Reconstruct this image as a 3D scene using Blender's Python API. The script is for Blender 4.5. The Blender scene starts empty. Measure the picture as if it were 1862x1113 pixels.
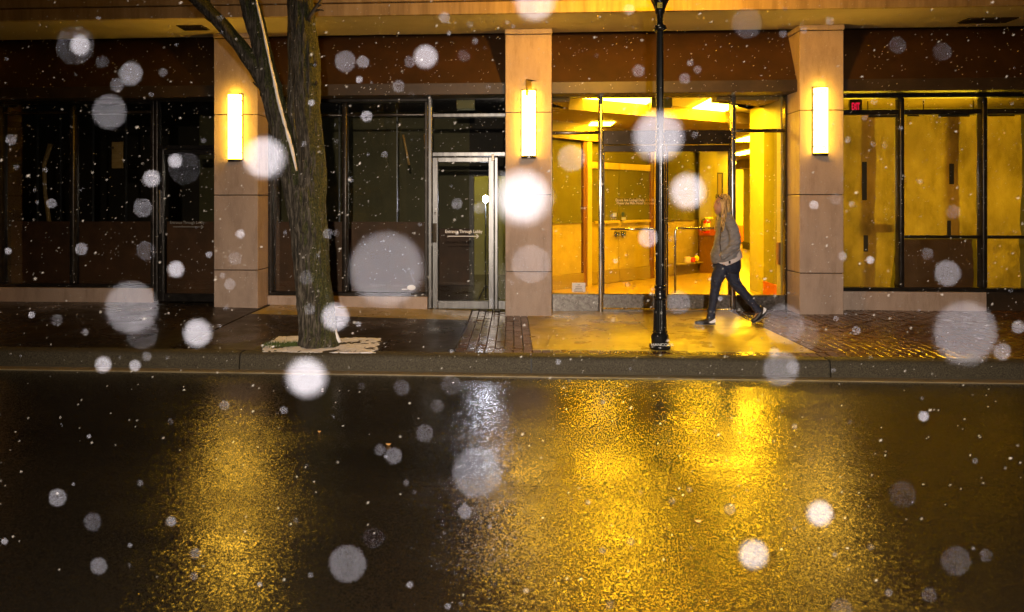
import bpy, bmesh, math, random
from mathutils import Vector, Matrix, noise
R = math.radians
random.seed(11)
C = bpy.context.scene.collection
SC = bpy.context.scene

# ------------------------------------------------------------------ camera
F = 1350.0                      # focal length in photo pixels (photo is 1862 wide)
TH = R(3.43)                    # camera turned slightly left of the facade normal
CS, SN = math.cos(TH), math.sin(TH)
EYE = 1.69
PX, PY = 850.0, 370.0           # principal point
cam_d = bpy.data.cameras.new('camera'); cam = bpy.data.objects.new('camera', cam_d); C.objects.link(cam)
cam.location = (0, 0, EYE); cam.rotation_euler = (R(90), 0, TH)
cam_d.sensor_width = 36; cam_d.lens = F / 1862 * 36
cam_d.shift_x = (931 - PX) / 1862; cam_d.shift_y = -(556.5 - PY) / 1862
cam_d.clip_start = 0.01; cam_d.clip_end = 400
APER = 0.010                    # lens opening in metres: near flakes blur into discs
FOCUS = 10.0
cam_d.dof.use_dof = True; cam_d.dof.focus_distance = FOCUS
cam_d.dof.aperture_fstop = (cam_d.lens / 1000) / APER
SC.camera = cam

# ------------------------------------------------------------------ world: night sky
w = bpy.data.worlds.new('World'); SC.world = w; w.use_nodes = True
nt = w.node_tree
bg = nt.nodes['Background']
sky = nt.nodes.new('ShaderNodeTexSky'); sky.sky_type = 'NISHITA'; sky.sun_disc = False
sky.sun_elevation = R(-4); sky.sun_rotation = R(200)
nt.links.new(sky.outputs[0], bg.inputs[0]); bg.inputs[1].default_value = 0.02

# ------------------------------------------------------------------ lamps of the place (night)
def lamp(name, typ, loc, power, color, rot=(0, 0, 0), **kw):
    d = bpy.data.lights.new(name, typ); d.energy = power; d.color = color
    for k, v in kw.items(): setattr(d, k, v)
    o = bpy.data.objects.new(name, d); o.location = loc; o.rotation_euler = rot; C.objects.link(o)
    return o
# flash lamp held up behind the photographer: lights the flakes, the kerb and the lower columns
lamp('flash_lamp', 'SPOT', (0.15, -2.2, 2.55), 4100, (1.0, 0.83, 0.66), (R(90 - 25), 0, R(-3)),
     spot_size=R(88), spot_blend=1.0, shadow_soft_size=0.05)

SC.view_settings.view_transform = 'Standard'
SC.view_settings.look = 'None'
SC.view_settings.exposure = 0.0
SC.view_settings.gamma = 1.0
SC.cycles.use_denoising = True
try:
    SC.cycles.denoiser = 'OPENIMAGEDENOISE'
    SC.cycles.denoising_input_passes = 'RGB_ALBEDO_NORMAL'
except Exception: pass
SC.cycles.max_bounces = 8; SC.cycles.diffuse_bounces = 3; SC.cycles.glossy_bounces = 4
SC.cycles.transparent_max_bounces = 16; SC.cycles.sample_clamp_indirect = 6.0
SC.cycles.caustics_reflective = True
SC.cycles.blur_glossy = 0.3

# ------------------------------------------------------------------ photo geometry -> world helpers (design aid only)
def at(px, py, Y):
    """point on the vertical plane Y (parallel to the facade)"""
    u = (px - PX) / F
    X = Y * math.tan(math.atan(u) - TH)
    d = -X * SN + Y * CS
    return Vector((X, Y, EYE + (PY - py) * d / F))
def ax(px, Y): return at(px, 0, Y).x
def az(px, py, Y): return at(px, py, Y).z
def gr(px, py, z=0.15):
    """point on a level surface at height z"""
    d = F * (EYE - z) / (py - PY); xc = (px - PX) / F * d
    return Vector((xc * CS - d * SN, xc * SN + d * CS, z))
def camsp(px, py, d):
    xc = (px - PX) / F * d
    return Vector((xc * CS - d * SN, xc * SN + d * CS, EYE + (PY - py) / F * d))

# ------------------------------------------------------------------ materials
def mat(name, col=(.5, .5, .5), rough=.6, metal=0, spec=.5, **kw):
    m = bpy.data.materials.new(name); m.use_nodes = True
    b = m.node_tree.nodes['Principled BSDF']
    b.inputs['Base Color'].default_value = (*col, 1); b.inputs['Roughness'].default_value = rough
    b.inputs['Metallic'].default_value = metal; b.inputs['Specular IOR Level'].default_value = spec
    for k, v in kw.items(): b.inputs[k].default_value = v
    return m
def nodes(m): return m.node_tree.nodes, m.node_tree.links, m.node_tree.nodes['Principled BSDF']
def tex_noise(m, scale, detail=4, rough=.6, stretch=(1, 1, 1)):
    N, L, b = nodes(m)
    tc = N.new('ShaderNodeTexCoord'); mp = N.new('ShaderNodeMapping'); mp.inputs['Scale'].default_value = stretch
    t = N.new('ShaderNodeTexNoise'); t.inputs['Scale'].default_value = scale; t.inputs['Detail'].default_value = detail
    t.inputs['Roughness'].default_value = rough
    geo = N.new('ShaderNodeNewGeometry')
    L.new(geo.outputs['Position'], mp.inputs[0]); L.new(mp.outputs[0], t.inputs['Vector'])
    return t
def ramp(m, src, stops, out=None):
    N, L, b = nodes(m)
    r = N.new('ShaderNodeValToRGB')
    e = r.color_ramp.elements
    while len(e) < len(stops): e.new(.5)
    for i, (p, c) in enumerate(stops):
        e[i].position = p; e[i].color = (*c, 1) if len(c) == 3 else c
    L.new(src, r.inputs[0])
    if out: L.new(r.outputs[0], b.inputs[out])
    return r
def bump(m, src, strength=.3, dist=.01, prev=None):
    N, L, b = nodes(m)
    n = N.new('ShaderNodeBump'); n.inputs['Strength'].default_value = strength; n.inputs['Distance'].default_value = dist
    L.new(src, n.inputs['Height'])
    if prev: L.new(prev.outputs[0], n.inputs['Normal'])
    L.new(n.outputs[0], b.inputs['Normal'])
    return n
def varied(name, c1, c2, scale, rough=.6, bs=.2, bd=.01, bscale=None, stretch=(1, 1, 1), detail=5, lo=.35, hi=.65, **kw):
    m = mat(name, c1, rough, **kw)
    t = tex_noise(m, scale, detail, stretch=stretch)
    ramp(m, t.outputs[0], [(lo, c1), (hi, c2)], 'Base Color')
    if bs:
        t2 = tex_noise(m, bscale or scale * 3, 4, stretch=stretch)
        bump(m, t2.outputs[0], bs, bd)
    return m
def emit(name, col, s):
    m = bpy.data.materials.new(name); m.use_nodes = True
    N, L, b = nodes(m)
    N.remove(b); e = N.new('ShaderNodeEmission'); e.inputs[0].default_value = (*col, 1); e.inputs[1].default_value = s
    L.new(e.outputs[0], N['Material Output'].inputs[0])
    return m
def glassy(name, tint=(1, 1, 1), ior=1.5, rough=.0, refl=1.0):
    m = bpy.data.materials.new(name); m.use_nodes = True
    N, L, b = nodes(m); N.remove(b)
    tr = N.new('ShaderNodeBsdfTransparent'); tr.inputs[0].default_value = (*tint, 1)
    gl = N.new('ShaderNodeBsdfGlossy'); gl.inputs['Roughness'].default_value = rough
    fr = N.new('ShaderNodeFresnel'); fr.inputs[0].default_value = ior
    mx = N.new('ShaderNodeMixShader')
    L.new(fr.outputs[0], mx.inputs[0]); L.new(tr.outputs[0], mx.inputs[1]); L.new(gl.outputs[0], mx.inputs[2])
    L.new(mx.outputs[0], N['Material Output'].inputs[0])
    return m

M = {}
# granite columns, pinkish with speckle
m = M['granite'] = mat('granite', (.42, .33, .28), .62)
t = tex_noise(m, 160, 3, .7); t2 = tex_noise(m, 1.8, 6, .68, (2.6, 2.6, .8))
r1 = ramp(m, t.outputs[0], [(.32, (.30, .22, .18)), (.5, (.45, .345, .285)), (.68, (.56, .45, .38))])
N, L, b = nodes(m); mx = N.new('ShaderNodeMix'); mx.data_type = 'RGBA'; mx.blend_type = 'MULTIPLY'; mx.inputs[0].default_value = .55
r2 = ramp(m, t2.outputs[0], [(.34, (.62, .60, .58)), (.5, (.92, .91, .90)), (.7, (1.06, 1.06, 1.06))])
L.new(r1.outputs[0], mx.inputs[6]); L.new(r2.outputs[0], mx.inputs[7]); L.new(mx.outputs[2], b.inputs['Base Color'])
t5 = tex_noise(m, 5, 6, .7, (1.5, 1.5, .35)); r5 = ramp(m, t5.outputs[0], [(.30, (.70, .67, .62)), (.46, (1, 1, 1))])
mx2 = N.new('ShaderNodeMix'); mx2.data_type = 'RGBA'; mx2.blend_type = 'MULTIPLY'; mx2.inputs[0].default_value = .8
L.new(mx.outputs[2], mx2.inputs[6]); L.new(r5.outputs[0], mx2.inputs[7]); L.new(mx2.outputs[2], b.inputs['Base Color'])
bump(m, t.outputs[0], .12, .003)
M['concrete_soffit'] = varied('painted_soffit', (.40, .34, .22), (.46, .39, .26), 2.2, .8, .1, .004, 40)
# fascia precast: water streaks run down it
m = M['fascia'] = mat('precast_fascia', (.45, .33, .22), .75)
t = tex_noise(m, 1.0, 5, .65, (9, 1, .8)); t2 = tex_noise(m, 90, 3)
r1 = ramp(m, t.outputs[0], [(.3, (.21, .15, .09)), (.55, (.34, .25, .155)), (.75, (.42, .32, .21))], 'Base Color')
bump(m, t2.outputs[0], .15, .004)
M['awning'] = varied('awning_brown_metal', (.034, .014, .003), (.052, .021, .005), 3.0, .55, .05, .003, 60)
M['valance'] = varied('valance_dark_metal', (.03, .02, .012), (.05, .032, .018), 4.0, .45, .05, .003, 60)
M['bronze'] = varied('bronze_mullion', (.028, .024, .022), (.05, .044, .04), 9, .3, .06, .002, 90, metal=.6)
M['alu'] = varied('brushed_aluminium', (.13, .13, .135), (.21, .21, .21), 14, .32, .08, .002, 120, (1, 1, .1), metal=.85)
M['polished'] = varied('polished_aluminium', (.45, .45, .47), (.62, .62, .63), 10, .2, .1, .002, 60, metal=.95)
M['darkmetal'] = varied('dark_brushed_header', (.05, .04, .028), (.09, .07, .05), 8, .22, .08, .003, 40, metal=.8)
M['kickrail'] = varied('scuffed_steel_rail', (.09, .082, .075), (.21, .20, .19), 26, .36, .15, .003, 90, metal=.8)
M['black_iron'] = varied('black_painted_iron', (.008, .008, .008), (.014, .014, .014), 30, .22, .10, .003, 70, spec=.6)
M['glass'] = glassy('window_glass', (.94, .95, .93), 1.5)
M['glass_lobby'] = glassy('lobby_glass', (.97, .97, .94), 1.4)
M['tinted'] = glassy('tinted_glass', (.62, .66, .34), 1.5)
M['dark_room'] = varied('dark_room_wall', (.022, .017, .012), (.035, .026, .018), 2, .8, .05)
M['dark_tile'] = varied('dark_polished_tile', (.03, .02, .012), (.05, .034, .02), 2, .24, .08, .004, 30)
M['room_brown'] = varied('brown_low_board', (.058, .022, .005), (.09, .034, .009), 3.5, .6, .1, .004, 20)
M['reflection_olive'] = varied('olive_reflection_tone', (.07, .06, .02), (.10, .085, .03), 2, .7, .05)  # olive painted in for the reflection seen in the door glass
M['wood'] = varied('yellow_pine_board', (.42, .24, .07), (.55, .34, .11), 6, .5, .05, .002, 30, (1, 1, 6))
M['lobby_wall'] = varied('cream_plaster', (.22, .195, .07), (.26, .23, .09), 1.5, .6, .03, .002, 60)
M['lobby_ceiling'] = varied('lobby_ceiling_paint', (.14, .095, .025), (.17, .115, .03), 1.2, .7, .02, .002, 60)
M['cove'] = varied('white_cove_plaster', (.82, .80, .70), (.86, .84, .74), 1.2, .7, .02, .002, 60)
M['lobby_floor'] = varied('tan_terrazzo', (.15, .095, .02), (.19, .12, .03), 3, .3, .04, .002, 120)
M['brown_paper'] = varied('brown_kraft_paper', (.20, .145, .03), (.27, .20, .045), 2.2, .65, .5, .03, 5)
M['low_paper'] = varied('dark_brown_paper', (.10, .042, .010), (.15, .066, .016), 2.2, .65, .5, .03, 5)
M['olive'] = varied('olive_backed_glass', (.075, .068, .012), (.10, .088, .018), 1.5, .18, .02, .002, 8, spec=.6)
M['pane_green'] = varied('greenish_film_glass', (.16, .15, .02), (.20, .185, .03), 1.5, .18, .02, .002, 8, spec=.6)
M['brass_frame'] = varied('yellow_metal_frame', (.42, .31, .06), (.5, .37, .08), 8, .35, .04, .002, 40, metal=.4)
M['red_wood'] = varied('red_wood_rail', (.30, .055, .010), (.36, .075, .014), 9, .35, .05, .002, 30, (1, 1, 8))
M['dark_wood'] = varied('dark_wood_panel', (.09, .035, .009), (.13, .05, .014), 9, .4, .05, .002, 30, (6, 6, 1))
M['white_paint'] = mat('white_paint', (.8, .79, .76), .45)
M['notice_white'] = mat('notice_paper', (.78, .74, .70), .6)
M['ink'] = mat('print_ink', (.09, .06, .04), .6)
M['white_print'] = mat('white_vinyl', (.85, .84, .82), .4)
M['dim_print'] = mat('worn_vinyl', (.34, .32, .28), .5)
M['cream_print'] = mat('cream_vinyl', (.55, .42, .22), .4)
M['yellow_plate'] = mat('yellow_plate', (.72, .58, .05), .4)
M['red'] = mat('red_enamel', (.62, .03, .02), .3)
M['black_rubber'] = mat('black_rubber', (.012, .012, .012), .5)
M['exit_red'] = emit('exit_letters_glow', (1.0, .015, .06), 1.0)
M['snowflake'] = mat('snowflake_ice', (.70, .76, 1.0), .8)
M['fine_snow'] = mat('fine_snow_ice', (.42, .40, .38), .8)
M['snow'] = varied('settled_snow', (.86, .85, .88), (.92, .91, .94), 8, .7, .6, .03, 22)
M['grout'] = varied('dark_joint_sand', (.02, .013, .009), (.035, .024, .016), 40, .5, .2, .004)
M['moss'] = varied('wet_moss', (.05, .075, .012), (.09, .12, .02), 40, .8, .3, .01)
M['tape'] = mat('dark_tape', (.06, .045, .022), .45)
M['leaf'] = mat('dead_leaf', (.40, .20, .05), .7)
# wet concrete slab
def wet(name, c1, c2, rlo, rhi, scale=2.0, bs=.25, bsc=140, bd=.004, spec=.5):
    m = mat(name, c1, rlo, spec=spec)
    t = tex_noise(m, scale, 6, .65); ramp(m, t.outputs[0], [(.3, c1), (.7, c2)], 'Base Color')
    t2 = tex_noise(m, scale * 1.4, 5, .6)
    ramp(m, t2.outputs[0], [(.35, (rlo,) * 3), (.65, (rhi,) * 3)], 'Roughness')
    t3 = tex_noise(m, bsc, 3, .6); t4 = tex_noise(m, 7, 3, .5)
    n = bump(m, t4.outputs[0], .25, .006); bump(m, t3.outputs[0], bs, bd, n)
    return m
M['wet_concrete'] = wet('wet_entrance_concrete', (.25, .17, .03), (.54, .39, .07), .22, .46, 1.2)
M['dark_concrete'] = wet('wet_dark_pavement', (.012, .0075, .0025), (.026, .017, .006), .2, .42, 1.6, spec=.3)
M['kerb'] = varied('wet_granite_kerb', (.022, .018, .011), (.095, .080, .052), 120, .6, .5, .008, 90, lo=.38, hi=.62, spec=.2)
M['gutter'] = wet('wet_gutter_concrete', (.20, .16, .09), (.32, .26, .16), .3, .5, 3.0, .4, 90, .006)
m = M['brick'] = mat('wet_clay_paver', (.10, .035, .018), .2, spec=.5)
oi = m.node_tree.nodes.new('ShaderNodeObjectInfo'); t = tex_noise(m, 5.5, 4)
N, L, b = nodes(m)
r = ramp(m, t.outputs[0], [(.3, (.042, .019, .006)), (.5, (.08, .036, .011)), (.72, (.13, .058, .018))], 'Base Color')
t2 = tex_noise(m, 4, 4); ramp(m, t2.outputs[0], [(.35, (.12,) * 3), (.65, (.3,) * 3)], 'Roughness')
t3 = tex_noise(m, 130, 3); t4 = tex_noise(m, 14, 2)
n = bump(m, t4.outputs[0], .5, .010); bump(m, t3.outputs[0], .25, .003, n)
# wet asphalt
m = M['asphalt'] = mat('wet_asphalt', (.02, .017, .013), .2, spec=.5)
N, L, b = nodes(m)
geo = N.new('ShaderNodeNewGeometry')
big = tex_noise(m, .55, 4, .6, (.35, 1.6, 1))
fine = N.new('ShaderNodeTexVoronoi'); fine.inputs['Scale'].default_value = 95; L.new(geo.outputs['Position'], fine.inputs['Vector'])
fn = tex_noise(m, 170, 2, .6)
med = tex_noise(m, 16, 3, .6)
ramp(m, fn.outputs[0], [(.35, (.004, .0035, .003)), (.65, (.016, .014, .011))], 'Base Color')
ramp(m, big.outputs[0], [(.38, (.14,) * 3), (.5, (.18,) * 3), (.66, (.26,) * 3)], 'Roughness')
b1 = bump(m, med.outputs[0], .12, .008)
st = ramp(m, big.outputs[0], [(.38, (.62,) * 3), (.50, (.9,) * 3), (.64, (1.15,) * 3)])
acc = b1.outputs[0]
for sc_, k_ in ((130, .36), (300, .28)):
    vo = N.new('ShaderNodeTexVoronoi'); vo.inputs['Scale'].default_value = sc_; L.new(geo.outputs['Position'], vo.inputs['Vector'])
    sub = N.new('ShaderNodeVectorMath'); sub.operation = 'SUBTRACT'; L.new(vo.outputs['Color'], sub.inputs[0]); sub.inputs[1].default_value = (.5, .5, .5)
    ln = N.new('ShaderNodeVectorMath'); ln.operation = 'LENGTH'; L.new(sub.outputs[0], ln.inputs[0])
    mu = N.new('ShaderNodeMath'); mu.operation = 'MULTIPLY'; L.new(ln.outputs['Value'], mu.inputs[0]); mu.inputs[1].default_value = k_
    mu2 = N.new('ShaderNodeMath'); mu2.operation = 'MULTIPLY'; L.new(mu.outputs[0], mu2.inputs[0]); L.new(st.outputs[0], mu2.inputs[1])
    sca = N.new('ShaderNodeVectorMath'); sca.operation = 'SCALE'; L.new(sub.outputs[0], sca.inputs[0]); L.new(mu2.outputs[0], sca.inputs['Scale'])
    flt = N.new('ShaderNodeVectorMath'); flt.operation = 'MULTIPLY'; L.new(sca.outputs[0], flt.inputs[0]); flt.inputs[1].default_value = (1, 1, 0)
    ad = N.new('ShaderNodeVectorMath'); ad.operation = 'ADD'; L.new(acc, ad.inputs[0]); L.new(flt.outputs[0], ad.inputs[1]); acc = ad.outputs[0]
nz_ = N.new('ShaderNodeVectorMath'); nz_.operation = 'NORMALIZE'; L.new(acc, nz_.inputs[0]); L.new(nz_.outputs[0], b.inputs['Normal'])
# kraft paper over the right shop's windows: lets the shop light through
m = M['paper'] = bpy.data.materials.new('window_paper'); m.use_nodes = True
N, L, b = nodes(m)
tl = N.new('ShaderNodeBsdfTranslucent'); df = N.new('ShaderNodeBsdfDiffuse'); mx = N.new('ShaderNodeMixShader'); mx.inputs[0].default_value = .75
t = tex_noise(m, 1.5, 6, .62, (1.5, 1, .8)); r = ramp(m, t.outputs[0], [(.3, (.30, .22, .055)), (.5, (.52, .39, .12)), (.68, (.66, .50, .18))])
t2 = tex_noise(m, 2.6, 3, .55, (1.4, 1, .8)); bp = N.new('ShaderNodeBump'); bp.inputs['Strength'].default_value = .9; bp.inputs['Distance'].default_value = .06
L.new(t2.outputs[0], bp.inputs['Height'])
for s in (tl, df): L.new(r.outputs[0], s.inputs[0]); L.new(bp.outputs[0], s.inputs['Normal'])
L.new(df.outputs[0], mx.inputs[1]); L.new(tl.outputs[0], mx.inputs[2]); N.remove(b)
L.new(mx.outputs[0], N['Material Output'].inputs[0])
# bark: vertical furrows, moss on one side
m = M['bark'] = mat('wet_bark', (.08, .06, .045), .55, spec=.4)
t = tex_noise(m, 30, 7, .72, (1.5, 1.5, .20)); t2 = tex_noise(m, 9, 5, .65, (1, 1, .6)); t3 = tex_noise(m, 75, 4, .75, (1, 1, .6))
N, L, b = nodes(m)
ra = ramp(m, t.outputs[0], [(.38, (.008, .006, .004)), (.49, (.055, .045, .032)), (.60, (.16, .135, .105))])
mm = ramp(m, t3.outputs[0], [(.38, (.010, .012, .003)), (.5, (.045, .050, .012)), (.66, (.13, .125, .035))])
g2 = N.new('ShaderNodeNewGeometry'); sx = N.new('ShaderNodeSeparateXYZ'); L.new(g2.outputs['Normal'], sx.inputs[0])
ma = N.new('ShaderNodeMath'); ma.operation = 'MULTIPLY_ADD'; L.new(t2.outputs[0], ma.inputs[0]); ma.inputs[1].default_value = 1.1; L.new(sx.outputs[0], ma.inputs[2])
mk = ramp(m, ma.outputs[0], [(.62, (0, 0, 0)), (.95, (1, 1, 1))])
mx = N.new('ShaderNodeMix'); mx.data_type = 'RGBA'; L.new(mk.outputs[0], mx.inputs[0]); L.new(ra.outputs[0], mx.inputs[6]); L.new(mm.outputs[0], mx.inputs[7])
L.new(mx.outputs[2], b.inputs['Base Color'])
n = bump(m, t.outputs[0], 1.0, .03); bump(m, t3.outputs[0], .6, .012, n)
M['twig'] = mat('twig_bark', (.05, .036, .024), .6)
# person
M['skin'] = mat('skin', (.46, .24, .15), .5)
M['skin'].node_tree.nodes['Principled BSDF'].inputs['Subsurface Weight'].default_value = .1
M['hair'] = varied('blond_hair', (.20, .115, .03), (.72, .47, .17), 70, .45, .8, .012, 110, (1, 1, .10), lo=.4, hi=.6)
M['jacket'] = varied('taupe_quilted_cloth', (.16, .155, .165), (.25, .24, .255), 14, .75, .5, .012, 38, (1, 1, 2.2))
M['denim'] = varied('dark_denim', (.010, .014, .034), (.024, .032, .066), 22, .75, .5, .008, 60)
M['shirt'] = mat('pale_shirt', (.62, .54, .54), .7)
M['shoe'] = varied('dark_leather', (.016, .013, .012), (.028, .022, .02), 20, .4, .2, .004, 60)
M['sole'] = mat('grey_sole', (.11, .11, .12), .5)
M['reflective'] = mat('reflective_patch', (.95, .95, 1.0), .3)
M['lens'] = emit('sconce_lens_glow', (1.0, .55, .04), 44)
M['burner'] = emit('street_lamp_burner', (1.0, .51, .008), 1000)
m = M['streetglobe'] = bpy.data.materials.new('street_lamp_globe'); m.use_nodes = True
N, L, b = nodes(m); N.remove(b)
e_ = N.new('ShaderNodeEmission'); e_.inputs[0].default_value = (1, .38, .005, 1); e_.inputs[1].default_value = 85
t_ = N.new('ShaderNodeBsdfTransparent'); a_ = N.new('ShaderNodeAddShader'); L.new(e_.outputs[0], a_.inputs[0]); L.new(t_.outputs[0], a_.inputs[1]); L.new(a_.outputs[0], N['Material Output'].inputs[0])
M['panel_light'] = emit('ceiling_panel_glow', (1.0, .54, .012), 195)
M['panel_dim'] = emit('shop_panel_glow', (1.0, .62, .02), 40)
M['bulb'] = emit('flash_reflection_bulb', (.84, .84, 1.0), 270)  # glow of the added lamp that imitates the reflected flash

# ------------------------------------------------------------------ object helpers
WLOC = {}
def tag(o, label=None, cat=None, group=None, kind=None):
    if label: o['label'] = label
    if cat: o['category'] = cat
    if group: o['group'] = group
    if kind: o['kind'] = kind
    return o
def empty(name, loc, label=None, cat=None, group=None, kind=None):
    o = bpy.data.objects.new(name, None); C.objects.link(o); o.location = loc; o.empty_display_size = .1
    WLOC[o] = Vector(loc)
    return tag(o, label, cat, group, kind)
def place(name, me, mt, parent=None, origin=None):
    """link a mesh built in world coordinates as one object whose origin sits at the base of its box"""
    if mt is not None:
        me.materials.clear(); me.materials.append(mt)
    co = [v.co for v in me.vertices]
    if origin is None:
        mn = [min(c[i] for c in co) for i in range(3)]; mxx = [max(c[i] for c in co) for i in range(3)]
        origin = Vector(((mn[0] + mxx[0]) / 2, (mn[1] + mxx[1]) / 2, mn[2]))
    origin = Vector(origin)
    me.transform(Matrix.Translation(-origin))
    o = bpy.data.objects.new(name, me); C.objects.link(o)
    WLOC[o] = origin
    if parent is not None:
        o.parent = parent; o.location = origin - WLOC[parent]
    else: o.location = origin
    return o
class MB:
    def __init__(s): s.bm = bmesh.new()
    def box(s, x0, x1, y0, y1, z0, z1, bev=0.0, seg=1):
        vs = [s.bm.verts.new((x, y, z)) for z in (z0, z1) for y in (y0, y1) for x in (x0, x1)]
        fs = [(0, 2, 3, 1), (4, 5, 7, 6), (0, 1, 5, 4), (2, 6, 7, 3), (0, 4, 6, 2), (1, 3, 7, 5)]
        faces = [s.bm.faces.new([vs[i] for i in f]) for f in fs]
        if bev > 0:
            es = list({e for f in faces for e in f.edges})
            bmesh.ops.bevel(s.bm, geom=es, offset=bev, segments=seg, profile=.5, affect='EDGES')
        return s
    def quad(s, a, b, c, d):
        s.bm.faces.new([s.bm.verts.new(p) for p in (a, b, c, d)]); return s
    def prism(s, pts, vec):
        """closed polygon pts extruded by vec"""
        vec = Vector(vec); lo = [s.bm.verts.new(p) for p in pts]; hi = [s.bm.verts.new(Vector(p) + vec) for p in pts]
        n = len(pts)
        s.bm.faces.new(lo[::-1]); s.bm.faces.new(hi)
        for i in range(n): s.bm.faces.new([lo[i], lo[(i + 1) % n], hi[(i + 1) % n], hi[i]])
        return s
    def tube(s, pts, radii, seg=10, ry=None, side=(0, 1, 0), rough=0, rs=8.0):
        pts = [Vector(p) for p in pts]
        if not hasattr(radii, '__len__'): radii = [radii] * len(pts)
        if ry is None: ry = radii
        elif not hasattr(ry, '__len__'): ry = [ry] * len(pts)
        rings = []
        for i, p in enumerate(pts):
            t = (pts[min(i + 1, len(pts) - 1)] - pts[max(i - 1, 0)]).normalized()
            sd = Vector(side)
            if abs(t.dot(sd)) > .95: sd = Vector((1, 0, 0))
            n1 = t.cross(sd).normalized(); n2 = n1.cross(t).normalized()
            ring = []
            for k in range(seg):
                a = 2 * math.pi * k / seg
                q = p + n1 * math.cos(a) * radii[i] + n2 * math.sin(a) * ry[i]
                if rough: q += (q - p) * rough * noise.noise(Vector((q.x, q.y, q.z * .35)) * rs)
                ring.append(s.bm.verts.new(q))
            rings.append(ring)
        for a, b in zip(rings, rings[1:]):
            for k in range(seg): s.bm.faces.new([a[k], a[(k + 1) % seg], b[(k + 1) % seg], b[k]])
        s.bm.faces.new(rings[0][::-1]); s.bm.faces.new(rings[-1])
        return s
    def ball(s, c, rx, ry, rz, u=14, v=10, rot=None):
        mt = Matrix.Translation(Vector(c))
        if rot is not None: mt = mt @ rot
        mt = mt @ Matrix.Diagonal((rx, ry, rz, 1))
        bmesh.ops.create_uvsphere(s.bm, u_segments=u, v_segments=v, radius=1, matrix=mt); return s
    def lathe(s, c, prof, seg=24, flute=0, nfl=12):
        """prof: (radius, z) list"""
        c = Vector(c); rings = []
        for r, z in prof:
            ring = []
            for k in range(seg):
                a = 2 * math.pi * k / seg; rr = r
                if flute and isinstance(flute, (int, float)): rr = r * (1 - flute * (.5 + .5 * math.cos(a * nfl)))
                ring.append(s.bm.verts.new(c + Vector((rr * math.cos(a), rr * math.sin(a), z))))
            rings.append(ring)
        for a, b in zip(rings, rings[1:]):
            for k in range(seg): s.bm.faces.new([a[k], a[(k + 1) % seg], b[(k + 1) % seg], b[k]])
        s.bm.faces.new(rings[0][::-1]); s.bm.faces.new(rings[-1])
        return s
    def mesh(s, name='mesh', smooth=False):
        bmesh.ops.recalc_face_normals(s.bm, faces=s.bm.faces)
        me = bpy.data.meshes.new(name); s.bm.to_mesh(me); s.bm.free()
        if smooth:
            for p in me.polygons: p.use_smooth = True
        return me
    def build(s, name, mt, parent=None, smooth=False, origin=None):
        return place(name, s.mesh(name, smooth), mt, parent, origin)
def auto_smooth(o, ang=40):
    me = o.data
    for p in me.polygons: p.use_smooth = True
    me.set_sharp_from_angle(angle=R(ang))
    return o
def remesh(mb, voxel, smooth_iter=4, fac=.5, disp=None):
    me = mb.mesh('tmp'); o = bpy.data.objects.new('tmp', me); C.objects.link(o)
    md = o.modifiers.new('r', 'REMESH'); md.mode = 'VOXEL'; md.voxel_size = voxel; md.use_smooth_shade = True
    if smooth_iter:
        sm = o.modifiers.new('s', 'SMOOTH'); sm.iterations = smooth_iter; sm.factor = fac
    dg = bpy.context.evaluated_depsgraph_get()
    out = bpy.data.meshes.new_from_object(o.evaluated_get(dg))
    bpy.data.objects.remove(o); bpy.data.meshes.remove(me)
    if disp:
        
        nn = [v.normal.copy() for v in out.vertices]; cc = [v.co.copy() for v in out.vertices]
        for v, n_, c_ in zip(out.vertices, nn, cc): v.co = c_ + n_ * disp(c_)
    for p in out.polygons: p.use_smooth = True
    return out
def box(name, mt, parent, x0, x1, y0, y1, z0, z1, bev=0.0, seg=1):
    if x1 < x0: x0, x1 = x1, x0
    if y1 < y0: y0, y1 = y1, y0
    if z1 < z0: z0, z1 = z1, z0
    return MB().box(x0, x1, y0, y1, z0, z1, bev, seg).build(name, mt, parent)
def text(name, s, size, mt, loc, rot, parent=None, align='LEFT', ext=.0008, width=1.0, bold=0.0):
    cu = bpy.data.curves.new('t', 'FONT'); cu.body = s; cu.size = size; cu.align_x = align; cu.extrude = ext; cu.offset = bold
    o = bpy.data.objects.new('t', cu); C.objects.link(o)
    o.location = loc; o.rotation_euler = rot; o.scale = (width, 1, 1)
    bpy.context.view_layer.update()
    me = bpy.data.meshes.new_from_object(o.evaluated_get(bpy.context.evaluated_depsgraph_get()))
    me.transform(o.matrix_world); bpy.data.objects.remove(o); bpy.data.curves.remove(cu)
    return place(name, me, mt, parent)

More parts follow.
